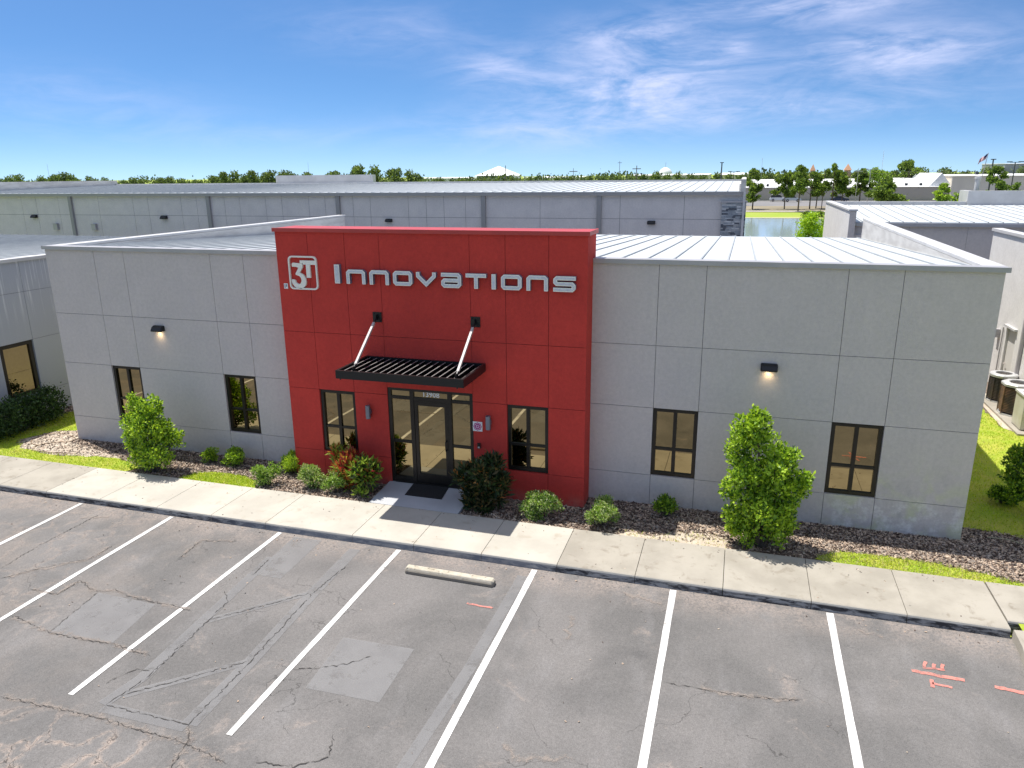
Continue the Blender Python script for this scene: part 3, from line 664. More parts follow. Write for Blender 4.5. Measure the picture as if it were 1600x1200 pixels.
# red entrance block
FR = flat(-.625); xq = [-10.87, -9.995, -8.997, -8.09, -5.85, -4.997, -3.997, -3.13]; ZR = [-.15, .74, 2.40, 3.87, 6.33]
b = MB(); panels(b, xq[:4], ZR, FR, {(1, 1)}, ms=1); panels(b, xq[4:], ZR, FR, {(1, 1)}, ms=1)
def cell(u0, u1, v0, v1): panels(b, [u0, u1], [v0, v1], FR)
panels(b, [-8.098, -5.842], [2.60, 3.87, 6.33], FR)
b.box(-3.43, -3.13, -.325, .30, -.15, 6.33); b.box(-10.87, -10.57, -.325, .30, -.15, 6.33); b.box(-10.57, -3.43, .002, .30, 5.4, 6.33)
b.build('entrance_wall', [REDM, SEAL_R], office)
for i in (1, 5): window_(xq[i]+.008, xq[i+1]-.008, .76, 2.39, FR, office)
b = MB(); b.box(-10.91, -3.09, -.665, -.30, 6.335, 6.405); b.box(-10.91, -10.53, -.30, .34, 6.335, 6.405); b.box(-3.47, -3.09, -.30, .34, 6.335, 6.405); b.box(-10.53, -3.47, -.30, .34, 6.335, 6.403)
b.box(-10.915, -3.085, -.672, -.62, 6.325, 6.415); b.box(-3.13, -3.085, -.62, .34, 6.325, 6.415)
b.build('entrance_coping', RED_CAP, office)
# storefront: sidelights, transom, glazed door
b = MB(); d0 = .10
def fb(a, c, d, e, w0=-.10, w1=-.02): b.prism([(a, d), (c, d), (c, e), (a, e)], FR, w0, w1)
fb(-8.088, -8.00, d0, 2.595); fb(-5.94, -5.852, d0, 2.595); fb(-8.00, -5.94, 2.53, 2.595); fb(-8.00, -5.94, d0, d0+.05, -.10, .0)
fb(-7.50, -7.40, d0+.05, 2.53, -.10, -.015); fb(-6.51, -6.41, d0+.05, 2.53, -.10, -.015)
fb(-8.00, -7.50, 2.31, 2.385, -.1, -.025); fb(-7.40, -6.51, 2.29, 2.385, -.1, -.025); fb(-6.41, -5.94, 2.31, 2.385, -.1, -.025)
for (a, c) in ((-8.00, -7.50), (-6.41, -5.94)): fb(a, c, 1.17, 1.24, -.1, -.03); fb(a, c, d0+.05, .27, -.1, -.03)
sf = b.build('storefront_frame', BRONZE, office)
g = MB()
for (a, c, d, e) in ((-8.02, -7.48, .25, 1.2), (-8.02, -7.48, 1.2, 2.35), (-8.02, -7.48, 2.35, 2.55), (-6.43, -5.92, .25, 1.2), (-6.43, -5.92, 1.2, 2.35), (-6.43, -5.92, 2.35, 2.55), (-7.42, -6.49, 2.35, 2.55)):
    g.prism([(a, d), (c, d), (c, e), (a, e)], FR, -.07, -.055)
g.build('pane', GLASS, sf)
b = MB()
fb(-7.392, -7.31, .155, 2.285, -.085, -.028); fb(-6.60, -6.518, .155, 2.285, -.085, -.028); fb(-7.31, -6.60, 2.18, 2.285, -.085, -.028); fb(-7.31, -6.60, .155, .39, -.085, -.028)
door = b.build('door', BRONZE, office)
g = MB(); g.prism([(-7.33, .37), (-6.58, .37), (-6.58, 2.2), (-7.33, 2.2)], FR, -.07, -.055); g.build('pane', GLASS, door)
g = MB(); g.tube([(-6.575, -.60, 1.07), (-6.575, -.53, 1.07), (-6.575, -.53, 1.07)], .012, 8); g = MB()
g.tube([(-6.57, -.59, 1.08), (-6.57, -.66, 1.08), (-6.57, -.67, 1.10), (-6.57, -.67, 1.30), (-6.57, -.66, 1.32), (-6.57, -.59, 1.32)], .013, 8); g.build('handle', BLACK, door, smooth=True)
# address numbers on the transom
cu = bpy.data.curves.new('num', 'FONT'); cu.body = '13908'; cu.size = .17; cu.offset = .004; cu.extrude = .003; cu.align_x = 'CENTER'; cu.space_character = 1.08
to = bpy.data.objects.new('num', cu); col.objects.link(to); bpy.context.view_layer.update()
tm = bpy.data.meshes.new_from_object(to.evaluated_get(bpy.context.evaluated_depsgraph_get())); tm.name = 'address_number'
bpy.data.objects.remove(to); tm.transform(Matrix.Rotation(R(90), 4, 'X')); tm.materials.clear(); tm.materials.append(WHITE)
no = bpy.data.objects.new('address_number', tm); col.objects.link(no); no.parent = office; no.location = (-6.95+7, -.625+.05, 2.415); no['label'] = 'white house number 13908 above the door'
# roof: standing seam sheet falling to the back, parapets at both sides
def seam_roof(name, x0, x1, y0, z0, y1, z1, pitch, parent, h=.030, rw=.035, th=.12, phase=.3):
    b = MB(); b.hexa([(x0, y0, z0-th), (x1, y0, z0-th), (x1, y1, z1-th), (x0, y1, z1-th), (x0, y0, z0), (x1, y0, z0), (x1, y1, z1), (x0, y1, z1)])
    x = x0+phase
    while x < x1-.05:
        b.hexa([(x, y0, z0-.01), (x+rw, y0, z0-.01), (x+rw, y1+.04, z1-.01), (x, y1+.04, z1-.01), (x, y0, z0+h), (x+rw, y0, z0+h), (x+rw, y1+.04, z1+h), (x, y1+.04, z1+h)], 1)
        x += pitch
    return b.build(name, [ROOF, ROOF_RIB_SHADE], parent)
seam_roof('roof', -18.6, 4.63, .31, 5.74, 16.35, 5.02, .585, office, phase=.2)
for a, c in ((-18.96, -10.875), (-3.12, 4.99)):
    b = MB(); b.box(a, c, -.045, .30, 5.715, 5.785); b.box(a, c+.01, -.055, -.02, 5.69, 5.79); b.build('coping', COPING, office)
for a, c in ((-18.96, -18.56), (4.59, 4.99)):
    b = MB(); b.box(a, c, .302, 16.55, 5.715, 5.785); b.build('side_coping', COPING_T, office)
for a, c in ((-18.595, -18.56), (4.59, 4.625)):
    b = MB(); b.box(a, c, .32, 16.4, 4.9, 5.705); b.build('parapet_lining', PARAPET_IN, office)
b = MB(); b.box(-18.6, 4.63, 16.42, 16.62, 4.90, 5.0); b.build('gutter', COPING, office)

# sticker low on the left of the red block
b = MB(); b.box(-10.74, -10.63, -.631, -.6255, 4.94, 5.07); pl = tag(b.build('wall_plaque', WHITE), 'tiny white plaque left of the framed logo near the red block edge', 'plaque')
b = MB(); b.box(-10.72, -10.70, -.634, -.6315, 4.96, 5.05); b.box(-10.68, -10.65, -.634, -.6315, 4.99, 5.05); b.build('plaque_print', RETURN, pl)

# ------------------------------------------------ sign letters
sign = thing('channel_letter_sign', 'long row of silver raised block letters across the red entrance block', 'sign', (-6.3, -.625, 5.13))
def ribbon(b, pts, w_, fn, w0, w1, closed=False, m=0, side=None):
    P = [Vector(p) for p in pts]; n = len(P); L_, R_ = [], []
    for i in range(n):
        a = P[(i-1) % n] if closed or i else None; c = P[(i+1) % n] if closed or i < n-1 else None
        d1 = (P[i]-a).normalized() if a is not None else None; d2 = (c-P[i]).normalized() if c is not None else None
        d1 = d1 or d2; d2 = d2 or d1
        n1, n2 = Vector((-d1.y, d1.x)), Vector((-d2.y, d2.x)); q = (n1+n2).normalized(); k = w_/2/max(.35, q.dot(n1))
        L_.append(P[i]+q*k); R_.append(P[i]-q*k)
    if closed:
        vs = [fn(p.x, p.y, w1) for p in L_]+[fn(p.x, p.y, w1) for p in R_]+[fn(p.x, p.y, w0) for p in L_]+[fn(p.x, p.y, w0) for p in R_]
        for i in range(n):
            j = (i+1) % n
            b.add([vs[i], vs[j], vs[n+j], vs[n+i]], [(0, 1, 2, 3)], m)
            b.add([vs[i], vs[j], vs[2*n+j], vs[2*n+i]], [(0, 1, 2, 3)], side); b.add([vs[n+i], vs[n+j], vs[3*n+j], vs[3*n+i]], [(0, 1, 2, 3)], side)
    else:
        b.prism([(p.x, p.y) for p in L_+R_[::-1]], fn, w0, w1, m, side)
def cham(pts, c, closed=False):
    out = []; n = len(pts)
    for i, p in enumerate(pts):
        if not closed and i in (0, n-1): out.append(p); continue
        P = Vector(p); a = Vector(pts[(i-1) % n]); d = Vector(pts[(i+1) % n])
        da, dd = (a-P), (d-P); k1, k2 = min(c, da.length*.45), min(c, dd.length*.45)
        out += [tuple(P+da.normalized()*k1), tuple(P+dd.normalized()*k2)]
    return out
S = .088
def glyph(k, x0, x1, z0, z1, w_, e):      # centre lines; e = inset of free ends ; w_ stroke
    h = S/2; a, c, d, f = x0+h, x1-h, z0+h, z1-h; m_ = (z0+z1)/2
    if k == 'I' or k == 'i': return [([((x0+x1)/2, z0+e), ((x0+x1)/2, z1-e)], False)]
    if k == 'n': return [([(a, z0+e), (a, f), (c, f), (c, z0+e)], 'n')]
    if k == 'o': return [([(a, d), (c, d), (c, f), (a, f)], True)]
    if k == 'v': return [([(a, z1-e), (a, z1-.09), ((x0+x1)/2, z0+.062), (c, z1-.09), (c, z1-e)], 'v')]
    if k == 'a': return [([(x0+e, f), (c, f), (c, d), (a, d), (a, m_), (c-w_/2-.0005, m_)], False)]
    if k == 't': return [([(x0+e, f), (x1-e, f)], False), ([((x0+x1)/2, f-w_/2-.0005), ((x0+x1)/2, z0+e)], False)]
    if k == 's': return [([(x1-e, f), (a, f), (a, m_), (c, m_), (c, d), (x0+e, d)], False)]
LET = [('I', -9.27, -9.10, 5.13, 5.58), ('n', -8.94, -8.44, 5.13, 5.47), ('n', -8.33, -7.83, 5.13, 5.47), ('o', -7.72, -7.23, 5.13, 5.47), ('v', -7.13, -6.64, 5.12, 5.46), ('a', -6.51, -6.02, 5.12, 5.46),
       ('t', -5.91, -5.42, 5.12, 5.46), ('i', -5.30, -5.19, 5.12, 5.46), ('o', -5.07, -4.59, 5.12, 5.46), ('n', -4.48, -3.99, 5.12, 5.46), ('s', -3.87, -3.37, 5.12, 5.46)]
for (k, x0, x1, z0, z1) in LET:
    b = MB(); s0 = S*(1.55 if k == 'I' else 1.12 if k == 'i' else 1)
    for wd, e, w0, w1, mm, sd_ in ((s0, 0, .0, .10, 0, 2), (s0-.042, .021, .1003, .104, 1, 0)):
        for pts, cl_ in glyph(k, x0, x1, z0, z1, wd, e):
            pts = cham(pts, .035, cl_ is True) if k in 'noas' else pts
            ribbon(b, pts, wd, FR, w0, w1, cl_ is True, mm, sd_)
    b.build('letter', [OFFWHITE, FACE, RETURN], sign)
# framed 3T logo
logo = thing('logo_sign', 'square cream outlined logo with a 3 and a T on the red wall', 'sign', (-10.15, -.625, 4.93))
LX, LZ, LW, LH_ = -10.54, 5.755, .785, .815
def lf(u, v, w): return (LX+u*LW, -.625-w, LZ-v*LH_)
b = MB()
def rr(i, r):
    o = []
    for (cx_, cy_, a0) in ((1-i-r, i+r, -90), (1-i-r, 1-i-r, 0), (i+r, 1-i-r, 90), (i+r, i+r, 180)):
        for k in range(6): a = R(a0+18*k); o.append((cx_+r*math.cos(a), cy_+r*math.sin(a)))
    return o
A_, B_ = rr(0, .13), rr(.045, .095); n = len(A_)
for i in range(n):
    j = (i+1) % n
    b.hexa([lf(*A_[i], 0), lf(*A_[j], 0), lf(*B_[j], 0), lf(*B_[i], 0), lf(*A_[i], .05), lf(*A_[j], .05), lf(*B_[j], .05), lf(*B_[i], .05)])
b.build('sign_frame', OFFWHITE, logo)
b = MB(); b.prism([(.13, .235), (.16, .205), (.50, .225), (.50, .335), (.385, .50), (.40, .505), (.52, .56), (.575, .66), (.59, .76), (.57, .86), (.50, .93), (.40, .975), (.28, .965), (.17, .92), (.10, .83), (.075, .73), (.10, .70), (.20, .72), (.235, .80), (.31, .845), (.39, .82), (.43, .74), (.42, .66), (.37, .60), (.29, .575), (.24, .56), (.24, .52), (.355, .35), (.28, .325), (.13, .32)], lf, 0, .05)
b.build('digit', OFFWHITE, logo)
b = MB(); b.prism([(.42, .13), (.955, .13), (.955, .25), (.76, .25), (.76, .64), (.625, .64), (.625, .25), (.53, .25), (.53, .215), (.42, .215)], lf, 0, .05); b.build('letter', OFFWHITE, logo)

# ------------------------------------------------ canopy over the door
can = thing('entrance_canopy', 'black louvred metal canopy hung on two rods over the glass door', 'canopy', (-7.05, -.625, 3.2))
X0, X1, Y0, Y1, Z0, Z1 = -8.60, -5.50, -2.12, -.64, 3.18, 3.37
b = MB(); b.box(X0, X1, Y0, Y0+.06, Z0, Z1); b.box(X0, X1, Y1-.05, Y1, Z0, Z1); b.box(X0, X0+.06, Y0+.06, Y1-.05, Z0, Z1); b.box(X1-.06, X1, Y0+.06, Y1-.05, Z0, Z1)
b.box(X0+.06, X1-.06, -1.36, -1.32, Z0, Z0+.05)
for x in (X0+.1, X1-.16): b.tube([(x, Y0+.03, Z0), (x, Y0+.03, Z0-.03)], .02, 8)
b.build('canopy_frame', BLACK, can, bevel=.004)
b = MB(); b.box(X0+.062, X1-.062, Y0+.062, Y1-.052, Z0+.004, Z0+.016); b.build('canopy_pan', BLACK, can)
N = 17
for i in range(N):
    x = X0+.12+(X1-X0-.24)*i/(N-1); b = MB(); a = R(68); L_ = .085
    # blade leaning so that it turns its face to the sun, with a flat top lip coloured as a sun glint
    p0 = (x-L_*math.cos(a), Z0+.03); p1 = (x+L_*.55*math.cos(a), Z0+.03+1.5*L_*math.sin(a)); th = .006
    b.hexa([(p0[0], Y0+.06, p0[1]), (p0[0]+.01, Y0+.06, p0[1]-th), (p0[0]+.01, Y1-.05, p0[1]-th), (p0[0], Y1-.05, p0[1]), (p1[0], Y0+.06, p1[1]+th), (p1[0]+.018, Y0+.06, p1[1]), (p1[0]+.018, Y1-.05, p1[1]), (p1[0], Y1-.05, p1[1]+th)])
    b.box(p1[0]-.004, p1[0]+.022, Y0+.062, Y1-.052, p1[1]+.007, p1[1]+.013, 1)
    b.build('louvre', [BLACK, LIP_GLINT], can)
for x in (-8.23, -5.73):
    b = MB(); b.box(x-.115, x+.115, -.645, -.627, 4.22, 4.46)
    for dx in (-.08, .08):
        for dz in (-.085, .085): b.tube([(x+dx, -.645, 4.34+dz), (x+dx, -.66, 4.34+dz)], .012, 6)
    b.box(x-.012, x+.012, -.74, -.645, 4.28, 4.40); pt = b.build('wall_plate', BLACK, can)
    b = MB(); T_ = Vector((x, -.70, 4.33)); B2 = Vector((x, -1.92, 3.40)); d = (B2-T_).normalized()
    b.tube([T_, T_+d*.12, T_+d*.16], [.02, .03, .03], 10); b.build('rod_bracket', BLACK, can)
    b = MB(); b.tube([B2-d*.12, B2-d*.02], .03, 10); b.box(x-.014, x+.014, -2.0, -1.86, 3.36, 3.44); b.build('rod_bracket', BLACK, can)
    b = MB(); n_ = Vector((1, 0, 0)); u_ = d.cross(n_).normalized()
    a0, a1 = T_+d*.15, B2-d*.1; hs_ = .026
    ring = lambda q: [q-n_*hs_-u_*hs_, q+n_*hs_-u_*hs_, q+n_*hs_+u_*hs_, q-n_*hs_+u_*hs_]
    b.hexa(ring(a0)+ring(a1)); b.build('rod', STEEL_AND_GLARE, can)  # pale rod colour stands in for sun reflected on black gloss paint

# ------------------------------------------------ lamps and small things on the walls
EMI, t_, b_ = material('lamp_lens_lit'); b_.inputs['Base Color'].default_value = (1, .8, .5, 1); b_.inputs['Emission Color'].default_value = (1, .72, .36, 1); b_.inputs['Emission Strength'].default_value = .9
def wallpack(x, y, z, label, lit=True, s=1.0):
    o = thing('wall_lamp', label, 'wall lamp', (x, y, z), 'dark wall pack lamps on the stucco walls'); w_ = .175*s
    b = MB(); prof = [(0, .10), (-.06, .10), (-.13, .06), (-.18, -.02), (-.18, -.05), (0, -.05)]
    n = len(prof); vs = []
    for xx, q in ((-w_, .82), (-w_*.86, 1), (w_*.86, 1), (w_, .82)): vs += [(x+xx, y+yy*s*q-.001, z+zz*s*(1 if zz < 0 else q)) for yy, zz in prof]
    b.add(vs, [tuple(range(n-1, -1, -1)), tuple(range(3*n, 4*n))]+[(k*n+i, k*n+(i+1) % n, (k+1)*n+(i+1) % n, (k+1)*n+i) for k in range(3) for i in range(n)])
    b.build('lamp_housing', BLACK, o)
    b = MB(); b.box(x-w_*.7, x+w_*.7, y-.15*s, y-.02, z-.058*s, z-.051*s); b.build('lamp_lens', EMI if lit else BLACK, o)
    if lit:
        ld = bpy.data.lights.new('wall_lamp_light', 'SPOT'); l = bpy.data.objects.new('wall_lamp_light', ld); col.objects.link(l)
        l.location = (0, -.09, -.075); l.parent = o; ld.energy = 3.2; ld.color = (1, .74, .42); ld.spot_size = R(125); ld.spot_blend = 1; ld.shadow_soft_size = .06
        l.rotation_euler = Vector((0, -.75, 1)).to_track_quat('Z', 'Y').to_euler()
    return o
wallpack(-15.29, 0, 3.57, 'lit black wall pack lamp on the left grey wall above the leafy shrub')
wallpack(.77, 0, 3.52, 'lit black wall pack lamp on the right grey wall above the tall green tree')
for x, l in ((-8.60, 'slim grey cylinder wall light between the left red window and the door'), (-5.44, 'slim grey cylinder wall light between the door and the right red window')):
    o = thing('wall_sconce', l, 'wall light', (x, -.625, 1.94), 'cylinder wall lights beside the door')
    b = MB(); b.lathe([(0, -.17), (.058, -.17), (.062, -.165), (.062, .165), (.058, .17), (0, .17)], (x, -.725, 1.94), 20); b.build('cylinder_shade', SCONCE, o, smooth=False)
    b = MB(); b.box(x-.05, x+.05, -.67, -.626, 1.88, 2.0); b.build('mounting_plate', SCONCE, o)
o = thing('fire_sign', 'square white sign with a round magenta emblem beside the door', 'sign', (-5.74, -.626, 1.66))
b = MB(); b.box(-5.86, -5.62, -.634, -.6265, 1.67, 1.91); b.build('sign_panel', WHITE, o)
b = MB(); fe = lambda u, v, w: (-5.74+u, -.634-w, 1.79+v)
def ringp(ro, ri, k, wob_=0, n=48, w0=.0005, w1=.003):
    for i in range(n):
        a, c = 2*math.pi*i/n, 2*math.pi*(i+1)/n; r1, r2 = ro*(1+wob_*math.cos(8*a)), ro*(1+wob_*math.cos(8*c))
        b.prism([(r1*math.cos(a), r1*math.sin(a)), (r2*math.cos(c), r2*math.sin(c)), (ri*math.cos(c), ri*math.sin(c)), (ri*math.cos(a), ri*math.sin(a))], fe, w0, w1)
ringp(.098, .080, 8, .06); ringp(.070, .040, 8, -.06); ringp(.026, .001, 8, .15)
b.build('emblem', PURPLE, o)
o = thing('card_reader', 'small dark key reader below the magenta sign right of the door', 'card reader', (-5.71, -.626, 1.3))
b = MB(); b.box(-5.75, -5.67, -.665, -.627, 1.24, 1.37, 0); b.build('reader_housing', BLACK, o, bevel=.01)
b = MB(); b.box(-5.735, -5.685, -.672, -.666, 1.25, 1.29); b.build('reader_button', STEEL_AND_GLARE, o)
b = MB(); b.hexa([(-7.46, -1.24, .056), (-6.49, -1.24, .056), (-6.55, -.60, .0945), (-7.50, -.60, .0945), (-7.46, -1.24, .072), (-6.49, -1.24, .072), (-6.55, -.60, .110), (-7.50, -.60, .110)])
tag(b.build('door_mat', RUBBER), 'black rectangular door mat on the concrete in front of the door', 'mat')
# wheel stop
def wheelmat():
    m, t, bb = material('wheel_stop_concrete'); p = t.pos()
    cc = t.mix(t.ramp(t.noise(p, 5, 6, .7), .35, .65), (.40, .355, .27), (.50, .46, .375)); cc = t.mix(t.ramp(t.noise(p, 11, 5, .75), .54, .68), cc, (.10, .085, .06))
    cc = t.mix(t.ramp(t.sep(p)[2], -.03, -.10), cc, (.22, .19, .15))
    t.l.new(cc, bb.inputs['Base Color']); bb.inputs['Roughness'].default_value = .9; t.l.new(t.bump(t.noise(p, 60, 4), .5, .01), bb.inputs['Normal']); return m
b = MB(); pf = [(-.10, -.15), (.10, -.15), (.10, -.09), (.065, -.02), (-.065, -.02), (-.10, -.09)]
vs = []
for xx, q in ((-6.05, .7), (-6.02, 1), (-4.19, 1), (-4.15, .7)): vs += [(xx, -4.24+y*q-(xx+5.1)*.012, -.15+(z+.15)*q) for y, z in pf]
b.add(vs, [tuple(range(6)), tuple(range(23, 17, -1))]+[(k*6+i, (k+1)*6+i, (k+1)*6+(i+1) % 6, k*6+(i+1) % 6) for k in range(3) for i in range(6)])
ws = b.build('wheel_stop', wheelmat(), bevel=.012); tag(ws, 'worn tan concrete wheel stop in the middle parking bay', 'wheel stop')
# ================================================================== PLANTS BY THE WALLS
def shrub(name, label, cat, x, y, lobes, n, L, W, mats, probs=None, stems=6, seed=1, upb=.35, shell=.5, group=None, crown='foliage', r0=.02, jag=.14, z0=-.02, clumps=0):
    o = thing(name, label, cat, (x, y, z0), group)
    leaves(crown, lobes, n, L, W, mats, o, seed, probs, upb, shell, flatn=.02, jag=jag, clumps=clumps)
    rr_ = random.Random(seed); b = MB()
    for i in range(stems):
        l = lobes[i % len(lobes)]; sx, sy = x+rr_.uniform(-.06, .06), y+rr_.uniform(-.05, .05)
        e = (l[0]+rr_.uniform(-.3, .3)*l[3], l[1]+rr_.uniform(-.3, .3)*l[4], l[2]+rr_.uniform(-.2, .4)*l[5])
        mid = ((sx*.6+e[0]*.4)+rr_.uniform(-.04, .04), (sy*.6+e[1]*.4), z0+(e[2]-z0)*.45)
        b.tube([(sx, sy, z0-.02), mid, e], [r0, r0*.75, r0*.3], 6)
    b.build('stem', BARK, o, smooth=True)
    return o
LB = lambda L_, y, k=.85, f=.88: [(x, y+random.Random(int(x*97)).uniform(-.12, .12), z, r*f, r*k, r*f) for x, z, r in L_]
RT = [(.59, 2.80, .26), (.47, 2.44, .42), (.23, 2.11, .34), (1.08, 2.04, .44), (.81, 1.55, .62), (.19, 1.24, .27), (1.50, 1.54, .28), (.78, .86, .66), (.26, .58, .30), (1.27, .84, .34), (.45, 1.7, .4), (.55, .38, .42), (1.1, .40, .40), (1.35, 1.25, .35)]
shrub('leafy_shrub', 'tall bright green shrub, taller than the windows, in front of the right grey wall', 'shrub', .85, -1.42, LB(RT, -1.42), 15500, .082, .048, LG, [.52, .32, .16], 22, 4, r0=.026, clumps=17, jag=.16)
LT_ = [(-15.06, 1.82, .34), (-14.72, 1.66, .42), (-14.90, 1.21, .62), (-15.32, .82, .34), (-14.32, 1.25, .40), (-14.52, .70, .66), (-15.03, .42, .42), (-14.02, .87, .28)]
shrub('leafy_shrub', 'rounded green shrub partly covering the leftmost window of the grey wall', 'shrub', -14.7, -1.5, LB(LT_, -1.5), 11500, .075, .044, LG, [.48, .34, .18], 18, 9, r0=.024, clumps=15, jag=.16)
def low(x, y, rx, h, label, mats, n, L, W, seed, probs=None, name='low_shrub', cat='shrub', ry=None, upb=.4, group=None, shell=.55):
    ry = ry or rx*.85; rr_ = random.Random(seed)
    lb = [(x, y, h*.46, rx*.86, ry*.86, h*.44)]+[(x+rr_.uniform(-.5, .5)*rx, y+rr_.uniform(-.5, .5)*ry, h*rr_.uniform(.5, .68), rx*.42, ry*.42, h*.32) for _ in range(5)]
    return shrub(name, label, cat, x, y, lb, n, L, W, mats, probs, 7, seed, upb, shell, group, r0=.012, clumps=5)
low(-13.64, -.55, .27, .44, 'smallest light green low shrub beside the left wall, just right of the tall shrub', LG, 1100, .06, .03, 21, [.5, .35, .15])
low(-12.88, -.55, .42, .52, 'small green shrub in shade under the second left window', LG, 1900, .06, .03, 22, [.42, .38, .2])
low(-11.22, -1.45, .42, .58, 'lime green low shrub by the sidewalk left of the red block', LV, 2300, .055, .028, 23, [.55, .1, .35])
low(-11.05, -.66, .40, .60, 'bright green spiky shrub against the grey wall at the left edge of the red block', LG, 2200, .09, .02, 24, [.6, .3, .1], upb=.7)
low(-9.95, -1.38, .52, .62, 'pale variegated low shrub under the left red window', LV, 3600, .05, .028, 25, [.25, .45, .3])
low(-9.30, -1.40, .38, .58, 'greener variegated low shrub squeezed against the red leaved croton', LV, 2200, .05, .028, 125, [.5, .2, .3])
low(-8.95, -1.15, .40, 1.02, 'orange and dark red leaved croton left of the door', LC, 1700, .19, .05, 26, [.30, .46, .24], 'croton_plant', 'plant', upb=.8)
low(-8.42, -1.35, .42, .98, 'green and yellow leaved croton nearest the left side of the door', LC+[LD[0], LG[1]], 1700, .19, .05, 27, [.04, .10, .34, .28, .24], 'croton_plant', 'plant', upb=.8)
low(-9.30, -.92, .25, 1.02, 'yellow green croton rising behind the variegated shrub under the left red window', LC, 620, .19, .05, 127, [.25, .15, .6], 'croton_plant', 'plant', upb=.9)
DK = [(-5.14, 1.20, .23), (-5.54, .98, .28), (-5.30, .78, .44), (-4.95, .75, .28), (-5.80, .74, .26), (-5.48, .40, .44), (-5.06, .36, .34)]
shrub('croton_plant', 'large dark bronze leaved croton right of the door', 'plant', -5.35, -1.35, LB(DK, -1.35, .9, .95), 4200, .19, .05, LD+[LC[0]], [.42, .26, .29, .03], 12, 28, .7, group=None, clumps=6)
low(-3.98, -1.38, .66, .68, 'wide clipped variegated shrub under the right red window', LV, 6000, .05, .028, 29, [.28, .34, .38], ry=.40)
low(-2.55, -1.42, .43, .68, 'round light green shrub at the right corner of the red block', LV, 4200, .05, .028, 30, [.42, .36, .22], ry=.40)
low(-1.20, -.55, .32, .50, 'small dark green shrub in the shade below the first right window', LG, 1300, .075, .03, 31, [.1, .55, .35], upb=.7)
# clipped hedge along the left neighbour
hb = [(-21.2+.12*math.sin(k*2), -1.0+k*.44, .58, .52, .42, .50+.05*math.sin(k*3)) for k in range(6)]
o = shrub('hedge', 'long dark green clipped hedge under the window of the left neighbouring building', 'hedge', -21.2, .1, hb, 9500, .075, .05, LH, [.45, .35, .2], 12, 41, .2, .65)
RG = [(6.68, 1.42, .36), (6.40, 1.08, .34), (6.9, .95, .42), (6.34, .74, .24), (7.0, 1.7, .45), (6.75, .40, .28), (7.2, .6, .4), (6.8, 1.95, .36), (6.45, 1.45, .3), (6.55, .55, .3)]
shrub('leafy_shrub', 'dark green leafy shrub at the right edge of the photo beside the side lawn', 'shrub', 6.95, 1.7, [(x, 1.7, z, r, r*.9, r) for x, z, r in RG], 9500, .085, .05, [LG[1], LG[2], LG[0]], [.45, .40, .15], 12, 43, r0=.03, clumps=9)
low(6.35, 2.35, .42, .42, 'low ground hugging green plant on the shaded side lawn', LG, 1300, .07, .035, 44, [.1, .4, .5])
low(7.0, .30, .22, .5, 'small bright green seedling at the right edge of the mulch', LG, 420, .09, .045, 45, [.7, .2, .1])
b = MB(); b.tube([(6.5, .9, .01), (6.3, .5, .05), (6.35, .1, .03), (6.6, -.2, .02), (6.7, -.6, .02)], .008, 5); b.tube([(5.5, .25, .015), (5.9, .2, .04), (6.3, -.1, .03), (6.45, -.5, .01)], .008, 5)
tag(b.build('fallen_vine', nm('vine_dry', (.35, .33, .2), rough=.9)), 'pale dry vine trailing over the mulch at the right corner', 'vine')
b = MB(); b.box(6.03, 6.10, -.78, -.72, -.1, .62); b.box(6.02, 6.11, -.79, -.71, .62, .645); tag(b.build('marker_post', SCONCE), 'thin grey utility marker post at the right edge in the mulch', 'post')

# ================================================================== NEIGHBOURS
def streak():
    m, t, bb = material('streaked_grey_stucco'); p = t.pos()
    s = t.ramp(t.noise(t.vmul(p, (1, 7.5, .30)), 1.4, 3, .6), .52, .66)
    z = t.sep(p)[2]
    cc = t.mix(t.math('MULTIPLY', s, t.math('ADD', t.math('MULTIPLY', t.ramp(z, 3.0, 4.3), .8), .04)), (.35, .37, .41), (.58, .60, .62))
    g = t.math('ADD', t.math('MULTIPLY', t.math('SUBTRACT', t.noise(p, 38, 3, .7), .5), .26), 1.0)
    hsv = t.new('ShaderNodeHueSaturation'); t.put(hsv.inputs['Color'], cc); t.put(hsv.inputs['Value'], g)
    t.l.new(hsv.outputs[0], bb.inputs['Base Color']); bb.inputs['Roughness'].default_value = .85; return m
nbl = thing('office_building', 'streaked grey office building cut off by the left edge of the photo', 'building', (-30, 8, 0))
FL = lambda u, v, w: (-22+w, u, v)
b = MB(); panels(b, [-.6, .46, 1.66, 4.4, 5.4, 8, 9, 12, 16.5], [-.15, .79, 2.56, 4.13, 5.10], FL, {(1, 1)}); panels(b, [-45, -40, -35, -30, -26, -22.31], [-.15, .79, 2.56, 4.13, 5.10], flat(-.6))
b.build('wall', [streak(), SEAL], nbl)
window_(.48, 1.64, .80, 2.55, FL, nbl, fw_=.12, mull=False)
b = MB(); b.box(-22.3, -21.93, -.66, 16.55, 5.10, 5.20); b.build('coping', COPING_T, nbl)
b = MB(); b.box(-45, -22.32, -.66, -.34, 5.10, 5.20); b.build('front_coping', COPING_T, nbl)
seam_roof('roof', -45, -22.3, -.3, 5.14, 16.5, 4.55, .585, nbl, phase=.1)

